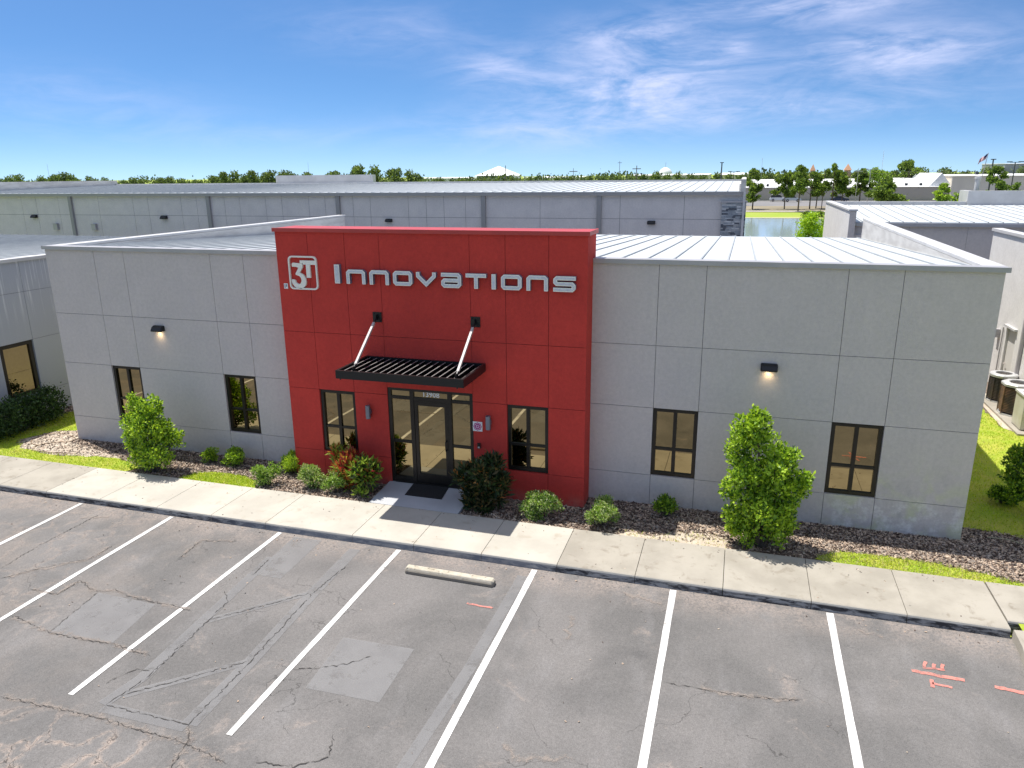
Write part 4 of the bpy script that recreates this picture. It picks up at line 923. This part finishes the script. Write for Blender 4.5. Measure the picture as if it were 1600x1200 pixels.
nbr = thing('office_building', 'pale sunlit office building side beyond the air conditioners at the right edge', 'building', (20, 8, 0))
FX = lambda u, v, w: (9.2-w, u, v)
b = MB(); panels(b, [.0, 3.4, 7.9, 12.20], [-.15, 5.36], FX); panels(b, [12.2, 13.14], [2.28, 5.36], FX); panels(b, [13.14, 16.4], [-.15, 5.36], FX); b.box(9.36, 9.44, 12.2, 13.14, -.15, 2.28, 0)
panels(b, [9.502, 14, 20, 26, 30], [-.15, .79, 2.56, 4.13, 5.36], lambda u, v, w: (u, 0-w, v)); b.box(9.21, 30, 16.2, 16.38, -.15, 5.3)
b.build('wall', [GREY_L, nm('pale_joint', (.45, .44, .42))], nbr)
b = MB(); b.box(9.14, 9.5, -.05, 16.46, 5.36, 5.46); b.build('coping', COPING_T, nbr)
b = MB(); b.box(9.5, 30, .1, 16.2, 4.9, 5.0); b.build('roof', ROOF, nbr)
b = MB(); b.box(9.27, 9.33, 12.24, 13.10, .0, 2.24); dd = b.build('door', nm('beige_door', (.60, .58, .54), rough=.5), nbr)
b = MB(); b.tube([(9.26, 12.95, 1.0), (9.2, 12.95, 1.0), (9.2, 12.82, 1.0)], .015, 6); b.build('handle', STEEL_AND_GLARE, dd)
b = MB(); b.box(9.10, 9.2, 12.12, 13.22, 2.29, 2.36); b.build('door_canopy', COPING_T, nbr)
b = MB(); b.box(9.10, 9.19, 11.35, 11.45, .1, 5.36); b.build('downspout', COPING, nbr)
b = MB(); b.box(9.04, 9.19, 13.75, 14.0, 1.75, 2.05); b.build('meter_box', COPING, nbr, bevel=.01)
b = MB(); b.tube([(9.16, 13.4, 2.2), (9.15, 13.4, .3)], .022, 6); b.build('conduit', COPING, nbr)

# air conditioners on a pad between the buildings
b = MB(); b.box(8.25, 9.15, 7.7, 12.0, -.05, .05); tag(b.build('concrete_pad', CONC_O), 'long concrete pad under the air conditioners', 'pad')
RUST = nm('rusty_cage', (.055, .04, .03), (.20, .11, .06), 2.6, .6, detail=6)
AC_S = nm('ac_silver', (.58, .58, .57), (.5, .5, .5), 4, .4, metallic=.3)
DCAGE = nm('dark_cage', (.03, .03, .032), (.07, .05, .04), 3, .55)
def cond(x, y, r, h, label, mat, octo):
    o = thing('air_conditioner', label, 'air conditioner', (x, y, .05), 'condenser units in a row on the pad'); n = 8 if octo else 20; k = r/math.cos(math.pi/8) if octo else r
    a0 = math.pi/8 if octo else 0; a1 = a0+2*math.pi
    b = MB(); b.lathe([(0, .10), (k*.93, .10), (k*.93, h-.08), (0, h-.08)], (x, y, .05), n, 0, a0, a1-1e-9 if False else a1)
    b.build('coil', DCAGE, o)
    b = MB(); z = .12
    while z < h-.10: b.lathe([(k*.955, z), (k*1.0, z-.008), (k*1.0, z+.012), (k*.955, z+.018)], (x, y, .05), n, 0, a0, a1); z += .05
    for i in range(n if octo else 10):
        a = a0+2*math.pi*i/(n if octo else 10); b.tube([(x+k*math.cos(a), y+k*math.sin(a), .08), (x+k*math.cos(a), y+k*math.sin(a), h)], .018, 5)
    b.build('louvre_cage', mat, o)
    b = MB(); b.lathe([(k*1.03, -.01), (k*1.04, .06), (k*.98, .09), (k*.62, .10), (k*.60, .07), (k*.60, -.01)], (x, y, h), n, 0, a0, a1); b.build('top_cover', AC_S, o)
    b = MB(); b.lathe([(k*1.03, 0), (k*1.03, .05), (0, .05)], (x, y, .05), n, 0, a0, a1); b.build('base_ring', AC_S, o)
    b = MB()
    for q in range(1, 7): b.lathe([(k*.6*q/7-.006, .085), (k*.6*q/7, .092), (k*.6*q/7+.006, .085)], (x, y, h), 20)
    for i in range(8): a = math.pi*i/4; b.tube([(x, y, h+.095), (x+k*.62*math.cos(a), y+k*.62*math.sin(a), h+.085)], .006, 4)
    b.build('fan_guard', DCAGE, o)
cond(8.78, 11.35, .40, .92, 'round dark caged air conditioner, farthest of the three beside the pale wall', DCAGE, False)
cond(8.78, 9.85, .44, 1.00, 'eight sided rusty brown air conditioner, middle of the three', RUST, True)
o = thing('air_conditioner', 'boxy beige air conditioner, nearest of the three and half hidden by the shrub', 'air conditioner', (8.8, 8.45, .05), 'condenser units in a row on the pad')
b = MB(); b.box(8.40, 9.15, 8.05, 8.85, .08, 1.08); b.build('cabinet', nm('ac_beige', (.52, .50, .44), (.45, .42, .35), 3, .5), o, bevel=.03)
b = MB(); b.box(8.37, 9.18, 8.02, 8.88, 1.08, 1.14); b.build('top_cover', COPING_T, o, bevel=.02)
b = MB(); b.lathe([(.30, 0), (.30, .03), (.27, .035), (.27, 0)], (8.77, 8.45, 1.14), 24)
for q in range(1, 6): b.lathe([(.27*q/6-.006, .025), (.27*q/6, .032), (.27*q/6+.006, .025)], (8.77, 8.45, 1.14), 20)
b.build('fan_guard', DCAGE, o)

# long building behind
wh = thing('warehouse', 'long low grey building with a pale metal roof running behind the office', 'building', (-28, 34, 0))
FB = flat(26)
xb = [-75, -71.5, -67, -63.6, -60.2, -57, -53.4, -50.15, -48.8, -46.75, -43.18, -40.2, -38.93, -36.21, -34.96, -32.75, -31.58, -29.61, -28.4, -26.43, -25.26, -23.3, -22.11, -19.55, -18.37, -17.22, -15.84, -11.25, -6.62, -3.11, .0]
b = MB(); panels(b, xb, [-.15, 1.8, 3.6, 5.15, 6.42], FB, g=.022)
panels(b, [26.3, 34, 42], [-.15, 3.6, 7.0], lambda u, v, w: (w, u, v)); panels(b, [26.3, 34, 42], [-.15, 3.6, 6.6], lambda u, v, w: (-75-w, u, v)); b.box(-75, 0, 42.0, 42.2, -.15, 6.9)
b.build('wall', [GREY_B, nm('soft_joint', (.22, .215, .21))], wh)
b = MB(); b.box(-75, .02, 25.78, 26.0, 6.42, 6.56); b.box(-75, .02, 25.76, 25.99, 6.56, 6.60, 0); b.build('gutter', nm('gutter_grey', (.33, .32, .31), rough=.5), wh)
seam_roof('roof', -75, -.22, 25.8, 6.63, 42, 6.98, .60, wh, h=.028, rw=.04)
b = MB(); b.box(-75, -.2, 41.9, 42.25, 6.9, 7.10); b.build('ridge_parapet', COPING_T, wh)
b = MB(); b.box(-.22, .04, 25.74, 42.2, 6.60, 7.25); b.build('end_parapet', PARAPET_IN, wh)
b = MB(); b.box(-57.3, -57, 25.8, 42.2, 6.6, 7.42); b.build('side_parapet', PARAPET_IN, wh)
b = MB(); b.box(-39.4, -30.2, 42.26, 42.8, 6.9, 7.72); b.lathe([(0, -.9), (.5, -.9), (.5, 0), (0, 0)], (-39.4, 42.76, 7.72), 14); b.build('raised_parapet', COPING_T, wh)
DSP = nm('downspout_grey', (.29, .28, .27), rough=.5)
for x in (-57.6, -45.58, -33.96, -24.31, -14.68, -7.79):
    b = MB(); b.box(x-.13, x+.13, 25.85, 25.985, 0, 6.42); b.build('downspout', DSP, wh)
b = MB(); b.box(-.06, .06, 25.6, 25.72, 0, 6.6); b.build('downspout', COPING_T, wh)
SL = [nm('slate_'+n_, c, c2, 9, .8, bump=.5, bscale=30) for n_, c, c2 in (('blue', (.26, .29, .32), (.34, .37, .39)), ('grey', (.38, .40, .41), (.46, .47, .47)), ('pale', (.60, .61, .60), (.50, .51, .51)), ('dark', (.09, .10, .12), (.14, .155, .175)))]
b = MB(); z = -.1
while z < 6.04:
    h = random.uniform(.05, .095); x = -1.12
    while x < .12:
        L_ = random.uniform(.12, .42); x2 = min(.13, x+L_); x2 = .13 if .13-x2 < .07 else x2
        b.box(x+.004, x2-.004, 25.80-random.uniform(0, .05), 25.97, z+.004, min(z+h, 6.05)-.004, random.choice([0, 0, 1, 1, 2, 3])); x = x2
    z += h
b.build('stone_pier', SL, wh)
b = MB(); b.box(-1.18, .19, 25.70, 25.97, 6.05, 6.13); b.build('pier_cap', COPING, wh)
wallpack(-20.88, 26, 4.93, 'small dark lamp on the long back wall above the left part of the red block', False, 1.25)
wallpack(-4.85, 26, 4.93, 'small dark lamp on the long back wall right of the red block', False, 1.25)
wallpack(-37.7, 26, 5.0, 'small dark lamp on the long back wall above the white slope of the left parapet', False, 1.4)
wallpack(-49.1, 26, 5.0, 'small dark lamp on the long back wall nearest the left edge', False, 1.4)
for x, l in ((-43.76, 'small grey electric box on the back wall right of the first downspout'), (-47.21, 'small grey electric box on the back wall left of the first downspout')):
    b = MB(); b.box(x-.18, x+.18, 25.82, 25.985, 4.1, 4.5); b.box(x-.2, x+.2, 25.80, 25.985, 4.5, 4.54); tag(b.build('electric_box', COPING), l, 'box', 'electric boxes on the long back wall')

# building behind on the right
rb = thing('warehouse', 'grey building with ribbed pale roof behind the right end of the office', 'building', (20, 30, 0))
b = MB(); panels(b, [5.25, 7.7, 10.2, 14, 18, 22, 30, 40], [-.15, 1.6, 3.45, 5.02], flat(23.8)); 
b.build('wall', [GREY, SEAL], rb)
b = MB(); panels(b, [23.5, 35.2], [-.15, 5.74], lambda u, v, w: (4.95-w, u, v)); b.box(4.96, 5.25, 23.49, 23.80, -.15, 5.74, 1); b.box(5.26, 5.7, 23.6, 23.79, -.15, 4.6, 1); b.build('side_wall', [GREY_L, GREY], rb)
b = MB(); b.box(4.9, 5.3, 23.45, 35.3, 5.74, 5.82); b.build('side_coping', COPING_T, rb)
b = MB(); b.box(5.3, 40, 23.62, 23.8, 5.02, 5.17); b.build('gutter', COPING, rb)
seam_roof('roof', 5.26, 40, 23.7, 5.22, 35, 5.58, .60, rb, h=.034)
b = MB(); b.box(5.3, 12.75, 35.05, 35.3, 5.4, 5.78); b.build('ridge_parapet', COPING_T, rb)
b = MB(); b.box(12.76, 40, 35.0, 35.3, 5.4, 6.40); b.box(12.76, 13.05, 35.3, 37, 5.4, 6.40); b.build('raised_parapet', COPING_T, rb)
b = MB(); b.tube([(13.4, 36, 5.5), (13.4, 36, 7.1)], .14, 12); b.lathe([(.19, 0), (.19, .12), (0, .14)], (13.4, 36, 7.08), 12); b.build('vent_pipe', COPING_T, rb)

# ================================================================== FAR SIDE OF THE POND
CREAM = nm('cream_wall', (.66, .60, .50), (.60, .54, .45), .2); TAN = nm('tan_wall', (.45, .40, .34), (.40, .355, .30), .15); WROOF = nm('white_roof', (.80, .80, .78), (.72, .72, .71), .3)
DARKW = nm('dark_glass', (.03, .035, .045), rough=.2)
def store(name, label, x0, x1, y0, y1, zw, zr, wm, rm, gable=None, vents=(), cat='building'):
    o = thing(name, label, cat, ((x0+x1)/2, (y0+y1)/2, 0))
    b = MB(); b.box(x0, x1, y0, y1, -.3, zw); b.build('wall', wm, o)
    b = MB(); b.hexa([(x0-.2, y0-.3, zw), (x1+.2, y0-.3, zw), (x1+.2, y1, zw), (x0-.2, y1, zw), (x0-.2, y0-.2, zw+.15), (x1+.2, y0-.2, zw+.15), (x1+.2, y1, zr), (x0-.2, y1, zr)]); b.build('roof', rm, o)
    if gable:
        gx, gz, hw = gable; b = MB(); b.prism([(gx-hw, zw+.2), (gx+hw, zw+.2), (gx, gz)], lambda u, v, w: (u, y0+w, v), .5, y1-y0-1); b.build('gable_roof', rm, o)
    for vx in vents:
        b = MB(); b.box(vx-.35, vx+.35, y0+2, y0+2.8, zw+.3, zw+.95); b.build('roof_vent', DARKW, o)
    return o
store('store_building', 'long tan building with a white roof beyond the pond trees', -1, 36.5, 207, 245, 3.4, 5.3, TAN, WROOF, vents=(4.6, 6, 15))
store('store_building', 'tan building with white gabled roof behind the round tree on the right', 37, 50.8, 207, 240, 3.45, 5.5, TAN, WROOF, (48.8, 6.9, 2.6), (41, 44.5, 48.5))
store('store_building', 'plain cream coloured big box building at the right horizon', 51, 90, 206, 250, 6.1, 6.4, CREAM, WROOF, vents=(57, 63))
store('store_building', 'grey square building rising behind the lot lights at the right edge', 77.6, 95, 260, 285, 9.3, 9.6, COPING, WROOF)
store('store_building', 'low white building between trees left of the pointed white roof', -140, -116, 296, 320, 6.3, 6.7, WROOF, WROOF)
store('store_building', 'low white building between trees right of the pointed white roof', -90, -66, 296, 320, 6.2, 6.6, WROOF, WROOF)
store('store_building', 'low pale building behind the utility pole above the long roof', -46, -14, 290, 320, 6.7, 7.2, CREAM, WROOF, vents=(-40, -32))
store('store_building', 'low beige building right of the white dome', -12, 6, 330, 360, 6.6, 7.4, CREAM, WROOF)
o = thing('pavilion', 'white building with a broad pointed roof on the horizon', 'building', (-102, 300, 0))
b = MB(); b.box(-109.5, -94.8, 292, 308, 0, 7.2); b.build('wall', WHITE, o)
b = MB(); b.add([(-110.2, 291, 7.2), (-94.2, 291, 7.2), (-94.2, 309, 7.2), (-110.2, 309, 7.2), (-102.2, 300, 11.2)], [(0, 1, 4), (1, 2, 4), (2, 3, 4), (3, 0, 4), (3, 2, 1, 0)]); b.build('roof', WROOF, o)
o = thing('domed_tent', 'small white dome standing on the horizon', 'dome', (-41.2, 400, 0))
b = MB(); b.lathe([(3.6, 0), (3.6, 7.3), (3.3, 8.4), (2.3, 9.6), (1.0, 10.3), (0, 10.5)], (-41.2, 400, 0), 20); b.build('dome_shell', WHITE, o, smooth=True)
b = MB(); b.tube([(-41.2, 400, 10.4), (-41.2, 400, 13.2)], .09, 5); b.build('spire', COPING, o)
ORG_T = nm('tower_tan', (.62, .42, .28), (.55, .37, .25), .5); ORG_R = nm('tower_roof', (.55, .30, .17), rough=.8)
for x, l, w_ in ((21.3, 'slimmer orange pointed tower behind the trees, left of the two', .85), (32.1, 'wider orange pointed tower behind the trees, right of the two', 1.15)):
    o = thing('clock_tower', l, 'tower', (x, 260, 0), 'orange pointed towers'); b = MB(); b.box(x-w_, x+w_, 260-w_, 260+w_, 0, 6.6); b.box(x-w_*1.15, x+w_*1.15, 260-w_*1.15, 260+w_*1.15, 6.6, 6.9); b.box(x-w_*.8, x+w_*.8, 260-w_*.8, 260+w_*.8, 6.9, 7.9); b.build('tower_wall', ORG_T, o)
    k = w_*1.05; b = MB(); b.add([(x-k, 260-k, 7.9), (x+k, 260-k, 7.9), (x+k, 260+k, 7.9), (x-k, 260+k, 7.9), (x, 260, 10.0)], [(0, 1, 4), (1, 2, 4), (2, 3, 4), (3, 0, 4), (3, 2, 1, 0)]); b.build('roof', ORG_R, o)
# cars
def car(x, y, z, label, paint, L_=4.4, H=1.55, suv=True):
    z += .1; o = thing('parked_car', label, 'car', (x, y, z), 'cars parked across the pond'); k = L_/4.4
    pf = [(-2.2, .35), (-2.2, .80), (-2.05, .98), (-1.25, 1.02), (1.05, 1.02), (2.0, .88), (2.2, .70), (2.2, .35)]
    fn = lambda u, v, w: (x+u*k, y+w, z+v)
    b = MB(); b.prism([(u, v) for u, v in pf], fn, .9, -.9); b.build('body', paint, o, bevel=.05)
    cp = [(-2.0 if suv else -1.4, 1.0), (-1.75 if suv else -.95, H-.06), (-.2, H), (.35, H-.05), (1.05, 1.0)]
    b = MB(); b.prism(cp, fn, .78, -.78); b.build('window', DARKW, o)
    b = MB(); b.prism([(cp[1][0]-.03, H-.07), (.38, H-.07), (.1, H+.02), (cp[1][0]+.15, H+.02)], fn, .74, -.74); b.build('roof', paint, o)
    for u in (-1.35, 1.35):
        for w_ in (-.92, .92):
            b = MB(); c = Vector((x+u*k, y+w_, z+.34)); b.tube([c+Vector((0, -.11, 0)), c+Vector((0, .11, 0))], .34, 14); wl = b.build('wheel', RUBBER, o)
            b = MB(); b.tube([c+Vector((0, -.12, 0)), c+Vector((0, .12, 0))], .19, 10); b.build('rim', STEEL_AND_GLARE, wl)
    return o
car(8.75, 200, -.12, 'white sport utility car parked across the pond, left of the two pale cars', nm('car_white', (.75, .75, .75), rough=.3), 4.4, 1.75)
car(12.2, 197, -.12, 'light grey car parked behind a tree trunk across the pond', nm('car_silver', (.5, .54, .54), rough=.3), 4.2, 1.5)
car(23.4, 195, -.1, 'dark blue car parked in tree shade across the pond', nm('car_dark', (.03, .04, .07), rough=.3), 4.4, 1.5, False)
# poles
POLE = nm('pole_dark', (.06, .06, .065), rough=.5); WOOD = nm('pole_wood', (.12, .09, .07), rough=.9); PALEP = nm('pole_pale', (.45, .43, .40), rough=.6)
def lotlight(x, y, h, label, heads=2, m=POLE, r=.12):
    o = thing('lamp_post', label, 'lamp post', (x, y, -.2), 'parking lot light poles in the distance'); b = MB(); b.tube([(x, y, -.3), (x, y, h)], [r, r*.7], 8); b.build('pole', m, o)
    b = MB(); 
    if heads == 2: b.box(x-.85, x+.85, y-.05, y+.05, h-.05, h+.05)
    b.build('arm', m, o) if heads == 2 else None
    for dx in ((-.95, .95) if heads == 2 else (.0,)):
        b = MB(); b.box(x+dx-.4, x+dx+.4, y-.3, y+.3, h, h+.16); b.build('lamp_head', m, o, bevel=.04)
lotlight(-5.25, 160, 9.6, 'tall dark single lot light above the right end of the long roof', 1, r=.18)
lotlight(-2.8, 175, 7.7, 'short double lot light left of the pond gap', 2)
lotlight(44.6, 150, 9.4, 'tall dark lot light pole left of the flag end at the right', 1, r=.17)
lotlight(48.3, 150, 8.9, 'dark double headed lot light nearest the right edge', 2)
lotlight(26.4, 170, 7.9, 'double headed lot light above the round tree on the right', 2, PALEP)
def upole(x, y, h, label, arm=1, m=WOOD, r=.13):
    o = thing('utility_pole', label, 'utility pole', (x, y, 0), 'thin poles on the horizon'); b = MB(); b.tube([(x, y, -.5), (x, y, h)], [r, r*.6], 7); b.build('pole', m, o)
    if arm: b = MB(); b.box(x-.9, x+.9, y-.06, y+.06, h-.75, h-.6); b.build('crossarm', m, o)
upole(-30.25, 80, 8.75, 'thick dark wooden pole in front of the pointed white roof', 0, r=.07)
upole(-22.6, 150, 9.2, 'wooden utility pole with a crossarm above the middle of the long roof')
upole(-50, 300, 12.5, 'thin distant pole left of the crossarm pole', 1, r=.12)
upole(-36.5, 150, 8.8, 'thin distant pole just right of the pointed white roof trees', 1, r=.08)
upole(16.1, 160, 7.9, 'thin grey wooden pole standing among the pond trees', 0, r=.09)
upole(22.6, 160, 8.2, 'pale thin pole right of the pond trees', 1, PALEP, r=.08)
upole(3.9, 200, 11.2, 'very thin tall mast above the tree beside the pond gap', 0, PALEP, r=.05)
upole(37.8, 230, 13.2, 'very thin tall mast left of the wide crowned tree', 0, PALEP, r=.06)
upole(-296, 250, 14.2, 'very thin tall mast above the trees at the far left', 0, PALEP, r=.08)
upole(-171, 260, 13.4, 'very thin tall mast above the trees left of the middle', 0, PALEP, r=.07)
b = MB()
for dz in (0, .5): b.tube([(22.6+k*5.2, 160+k*3, 7.7-dz+.5*((k-5)/5)**2-.5) for k in range(11)], .025, 4)
tag(b.build('power_line', POLE), 'thin power lines crossing above the far roofs on the right', 'power line')
# flag
o = thing('flag_pole', 'large flag with red and white stripes flying above the right horizon', 'flag', (55.4, 200, 0))
b = MB(); b.tube([(55.4, 200, 0), (56.7, 200, 11.6)], [.10, .07], 8); b.build('pole', PALEP, o)
m, t, bb = material('flag_cloth'); tcx = t.new('ShaderNodeTexCoord').outputs['UV']; uu = t.sep(tcx)
st = t.math('GREATER_THAN', t.math('MODULO', t.math('MULTIPLY', uu[1], 6.5), 1.0), .5)
cc = t.mix(st, (.72, .70, .70), (.55, .10, .12)); ca = t.math('MULTIPLY', t.math('LESS_THAN', uu[0], .42), t.math('GREATER_THAN', uu[1], .46)); cc = t.mix(ca, cc, (.03, .05, .16)); t.l.new(cc, bb.inputs['Base Color'])
b = MB(); nu = 10; 
P = lambda i, j: (56.68-.35*j/6*1.0-1.75*i/nu+.15*math.sin(i*.9)*j/6, 200+.3*math.sin(i*1.1), 11.5-1.1*j/6*.9-1.35*i/nu-.35*j/6)
vs = [P(i, j) for i in range(nu+1) for j in range(7)]
b.add(vs, [(i*7+j, (i+1)*7+j, (i+1)*7+j+1, i*7+j+1) for i in range(nu) for j in range(6)]); fo = b.build('flag_cloth', m, o, smooth=True)
uvl = fo.data.uv_layers.new(name='uv')
for lp in fo.data.loops: i, j = divmod(lp.vertex_index, 7); uvl.data[lp.index].uv = (i/nu, 1-j/6)

# ================================================================== TREES
def tree(x, y, z0, h, rx, label, seed, n=2600, leaf=.34, mats=LT, probs=(.34, .42, .24), trunk_h=.38, group='trees beyond the pond', name='tree', narrow=1.0, cat='tree'):
    if group == 'trees beyond the pond': rx *= 1.28; n = int(n*1.5); h *= 1.03
    o = thing(name, label, cat, (x, y, z0), group); rr_ = random.Random(seed); cz = h*trunk_h; lb = []
    nl = 11; big = h > 4 and name == 'tree'
    for i in range(nl):
        f = (i+.5)/nl; zz = z0+cz+(h-cz)*f*.9; prof = math.sin(math.pi*min(1, .18+.8*f))**.7*(1.08-.45*f*narrow); a = rr_.uniform(0, 6.28); d = rx*prof*(rr_.uniform(.35, .95) if big else rr_.uniform(.25, .66))
        r = rx*(rr_.uniform(.20, .46) if big else rr_.uniform(.32, .50))*(1.1-.3*f); lb.append((x+d*math.cos(a), y+d*math.sin(a), min(zz, z0+h-r*.7), r, r, r*.75))
    leaves('crown', lb, int(n*1.25), leaf*1.1, leaf*.7, mats, o, seed, list(probs), .25, .35, jag=.22, clumps=4 if big else 0)
    b = MB(); r0 = max(.05, h*.018); top = (x+rr_.uniform(-.1, .1)*rx, y, z0+h*.82)
    b.tube([(x, y, z0-.3), (x+rr_.uniform(-.05, .05)*rx, y, z0+h*.4), top], [r0, r0*.7, r0*.2], 7)
    for l in lb[::2]: b.tube([(x, y, z0+cz*.9+(l[2]-z0-cz)*.4), (l[0], l[1], l[2])], [r0*.45, r0*.12], 5)
    b.build('trunk', BARK, o)
    return o
tree(1.85, 160, -.3, 8.9, 1.75, 'slender tree at the left side of the pond gap, right of the stone pier', 51, 2000, .28)
tree(1.9, 158, -.3, 5.2, 1.5, 'small low crowned tree in front of the slender one beside the stone pier', 151, 1300, .3)
tree(8.55, 160, -.3, 7.6, 2.25, 'round crowned tree left of the tallest pond tree', 52, 2600)
tree(11.0, 154, -.4, 9.3, 2.15, 'tallest narrow pond tree with its trunk reaching the bright lawn', 53, 2600, .3, trunk_h=.42)
tree(13.7, 160, -.3, 8.0, 1.9, 'thin tree right of the tallest pond tree', 54, 1900, .3, trunk_h=.35)
tree(15.2, 163, -.3, 7.4, 1.6, 'smaller tree between the thin one and the broad pond tree', 55, 1500, .3)
tree(18.0, 160, -.3, 9.5, 2.7, 'broad tall tree at the middle of the pond tree row', 56, 3200, .34)
tree(20.6, 165, -.3, 6.6, 1.8, 'small tree between the broad tree and the pale pole', 57, 1500)
tree(24.3, 166, -.2, 8.4, 2.0, 'tall tree behind the pale pole on the right', 58, 2000, .34)
tree(27.9, 158, -.2, 6.8, 3.2, 'wide round tree in front of the tan gabled building', 59, 3600, .36, trunk_h=.22)
tree(30.5, 120, -.2, 6.0, 1.75, 'bright leafy tree rising behind the right rear roof', 60, 2600, .28, [LG[0], LT[0], LT[1]], trunk_h=.2)
tree(32.6, 122, -.2, 4.5, 1.2, 'small bush like tree right of the bright leafy one behind the rear roof', 61, 900, .26, [LG[0], LT[0], LT[1]], trunk_h=.15)
tree(43.1, 140, -.2, 8.4, 2.3, 'rounded tree beside the dark lot light pole on the right', 62, 3000, .3, trunk_h=.25)
tree(45.6, 138, -.2, 5.4, 1.6, 'low tree under the double headed lot light at the right', 63, 1100, .3, trunk_h=.2)
tree(50.2, 138, -.2, 5.6, 2.0, 'low tree cut by the right edge of the photo', 64, 1300, .3, trunk_h=.2)
tree(46.8, 240, -.2, 10.6, 4.8, 'wide crowned tree behind the white gabled roof', 65, 3400, .5)
tree(35.5, 225, -.2, 8.6, 3.4, 'bright green tree left of the wide crowned tree', 66, 2200, .45, [LT[0], LG[1], LT[1]])
tree(6.1, 60, -.7, 4.9, 1.9, 'bright yellow green bush in front of the pond', 67, 5200, .16, [LG[0], LG[0], LG[1]], (.5, .2, .3), trunk_h=.1, cat='bush', name='bush', group='bushes by the pond')
tree(8.3, 63, -.7, 4.3, 2.0, 'darker green bush by the pond beside the pale gable wall', 68, 4200, .16, [LG[1], LT[0], LT[1]], trunk_h=.1, cat='bush', name='bush', group='bushes by the pond')
for k, (x, y, h, r) in enumerate([(14, 141, 1.1, 1.3), (17.5, 141, 1.3, 1.6), (11.8, 141.5, .9, 1.0)]):
    tree(x, y, -.9, h, r, ['low round bush on the far pond bank nearest the tallest tree', 'wide low bush on the far pond bank', 'smallest low bush on the far pond bank'][k], 70+k, 500, .25, trunk_h=.05, cat='bush', name='bush', group='bushes by the pond')
# wooded horizon: trees copied from four kinds
prof = [(-420, 9), (-324, 9.4), (-303, 11.9), (-285, 9), (-272, 8.3), (-247, 9.2), (-225, 8.6), (-212, 10.4), (-187, 11.4), (-170, 10.2), (-162, 10.8), (-145, 12.9), (-128, 11.6), (-115, 8.2), (-102, 7.4), (-80, 7.6), (-48, 8.0), (-36, 8.6), (-24, 8.6), (-10, 8.2), (10, 8.0), (40, 8.8), (60, 9.4), (90, 9.6), (160, 10)]
rr_ = random.Random(5)
protos = []
for k in range(4):
    protos.append(tree(-30, 262, 0, 10, 4.6-.4*k, 'distant tree in the wooded horizon', 80+k, 900, .7, LF, ((.42, .38, .2), (.25, .45, .3), (.3, .4, .3), (.5, .35, .15))[k], .15, 'trees of the wooded horizon', 'distant_tree', .7))
PK = [KIDS(p) for p in protos]
spots = []; x = -345
while x < 108:
    hh = .88*np.interp(x, [p[0] for p in prof], [p[1] for p in prof])
    spots.append((x, 252+rr_.uniform(-6, 12), hh*rr_.uniform(.86, 1.04))); x += rr_.uniform(3.4, 5.4)
for i, (x, y, h) in enumerate(spots):
    k = rr_.randrange(4); loc = (x, y, -.2); s = h/9.4
    if i < 4: p = protos[i]; p.location = loc; p.scale = (s, s, s)
    else: p = dup(protos[k], loc, None, rr_.uniform(0, 6.28), s, PK[k])
    side = 'left of the raised parapet' if x < -250 else 'above the long metal roof' if x < 0 else 'right of the stone pier'
    p['label'] = 'distant rounded green tree on the wooded horizon '+side
    p['group'] = 'trees of the wooded horizon '+side
wl = [(x, 281+6*math.sin(x*.05), 2.9+.8*math.sin(x*.11)+.5*math.sin(x*.37), 8, 6, 3.7+.6*math.sin(x*.07)+.5*math.sin(x*.23)) for x in range(-520, 260, 7)]
o = leaves('far_wood', wl, 60000, 1.0, .75, LF, None, 99, [.15, .4, .45], .2, .5); tag(o, 'far green wood running along the whole horizon', 'wood', kind='stuff')
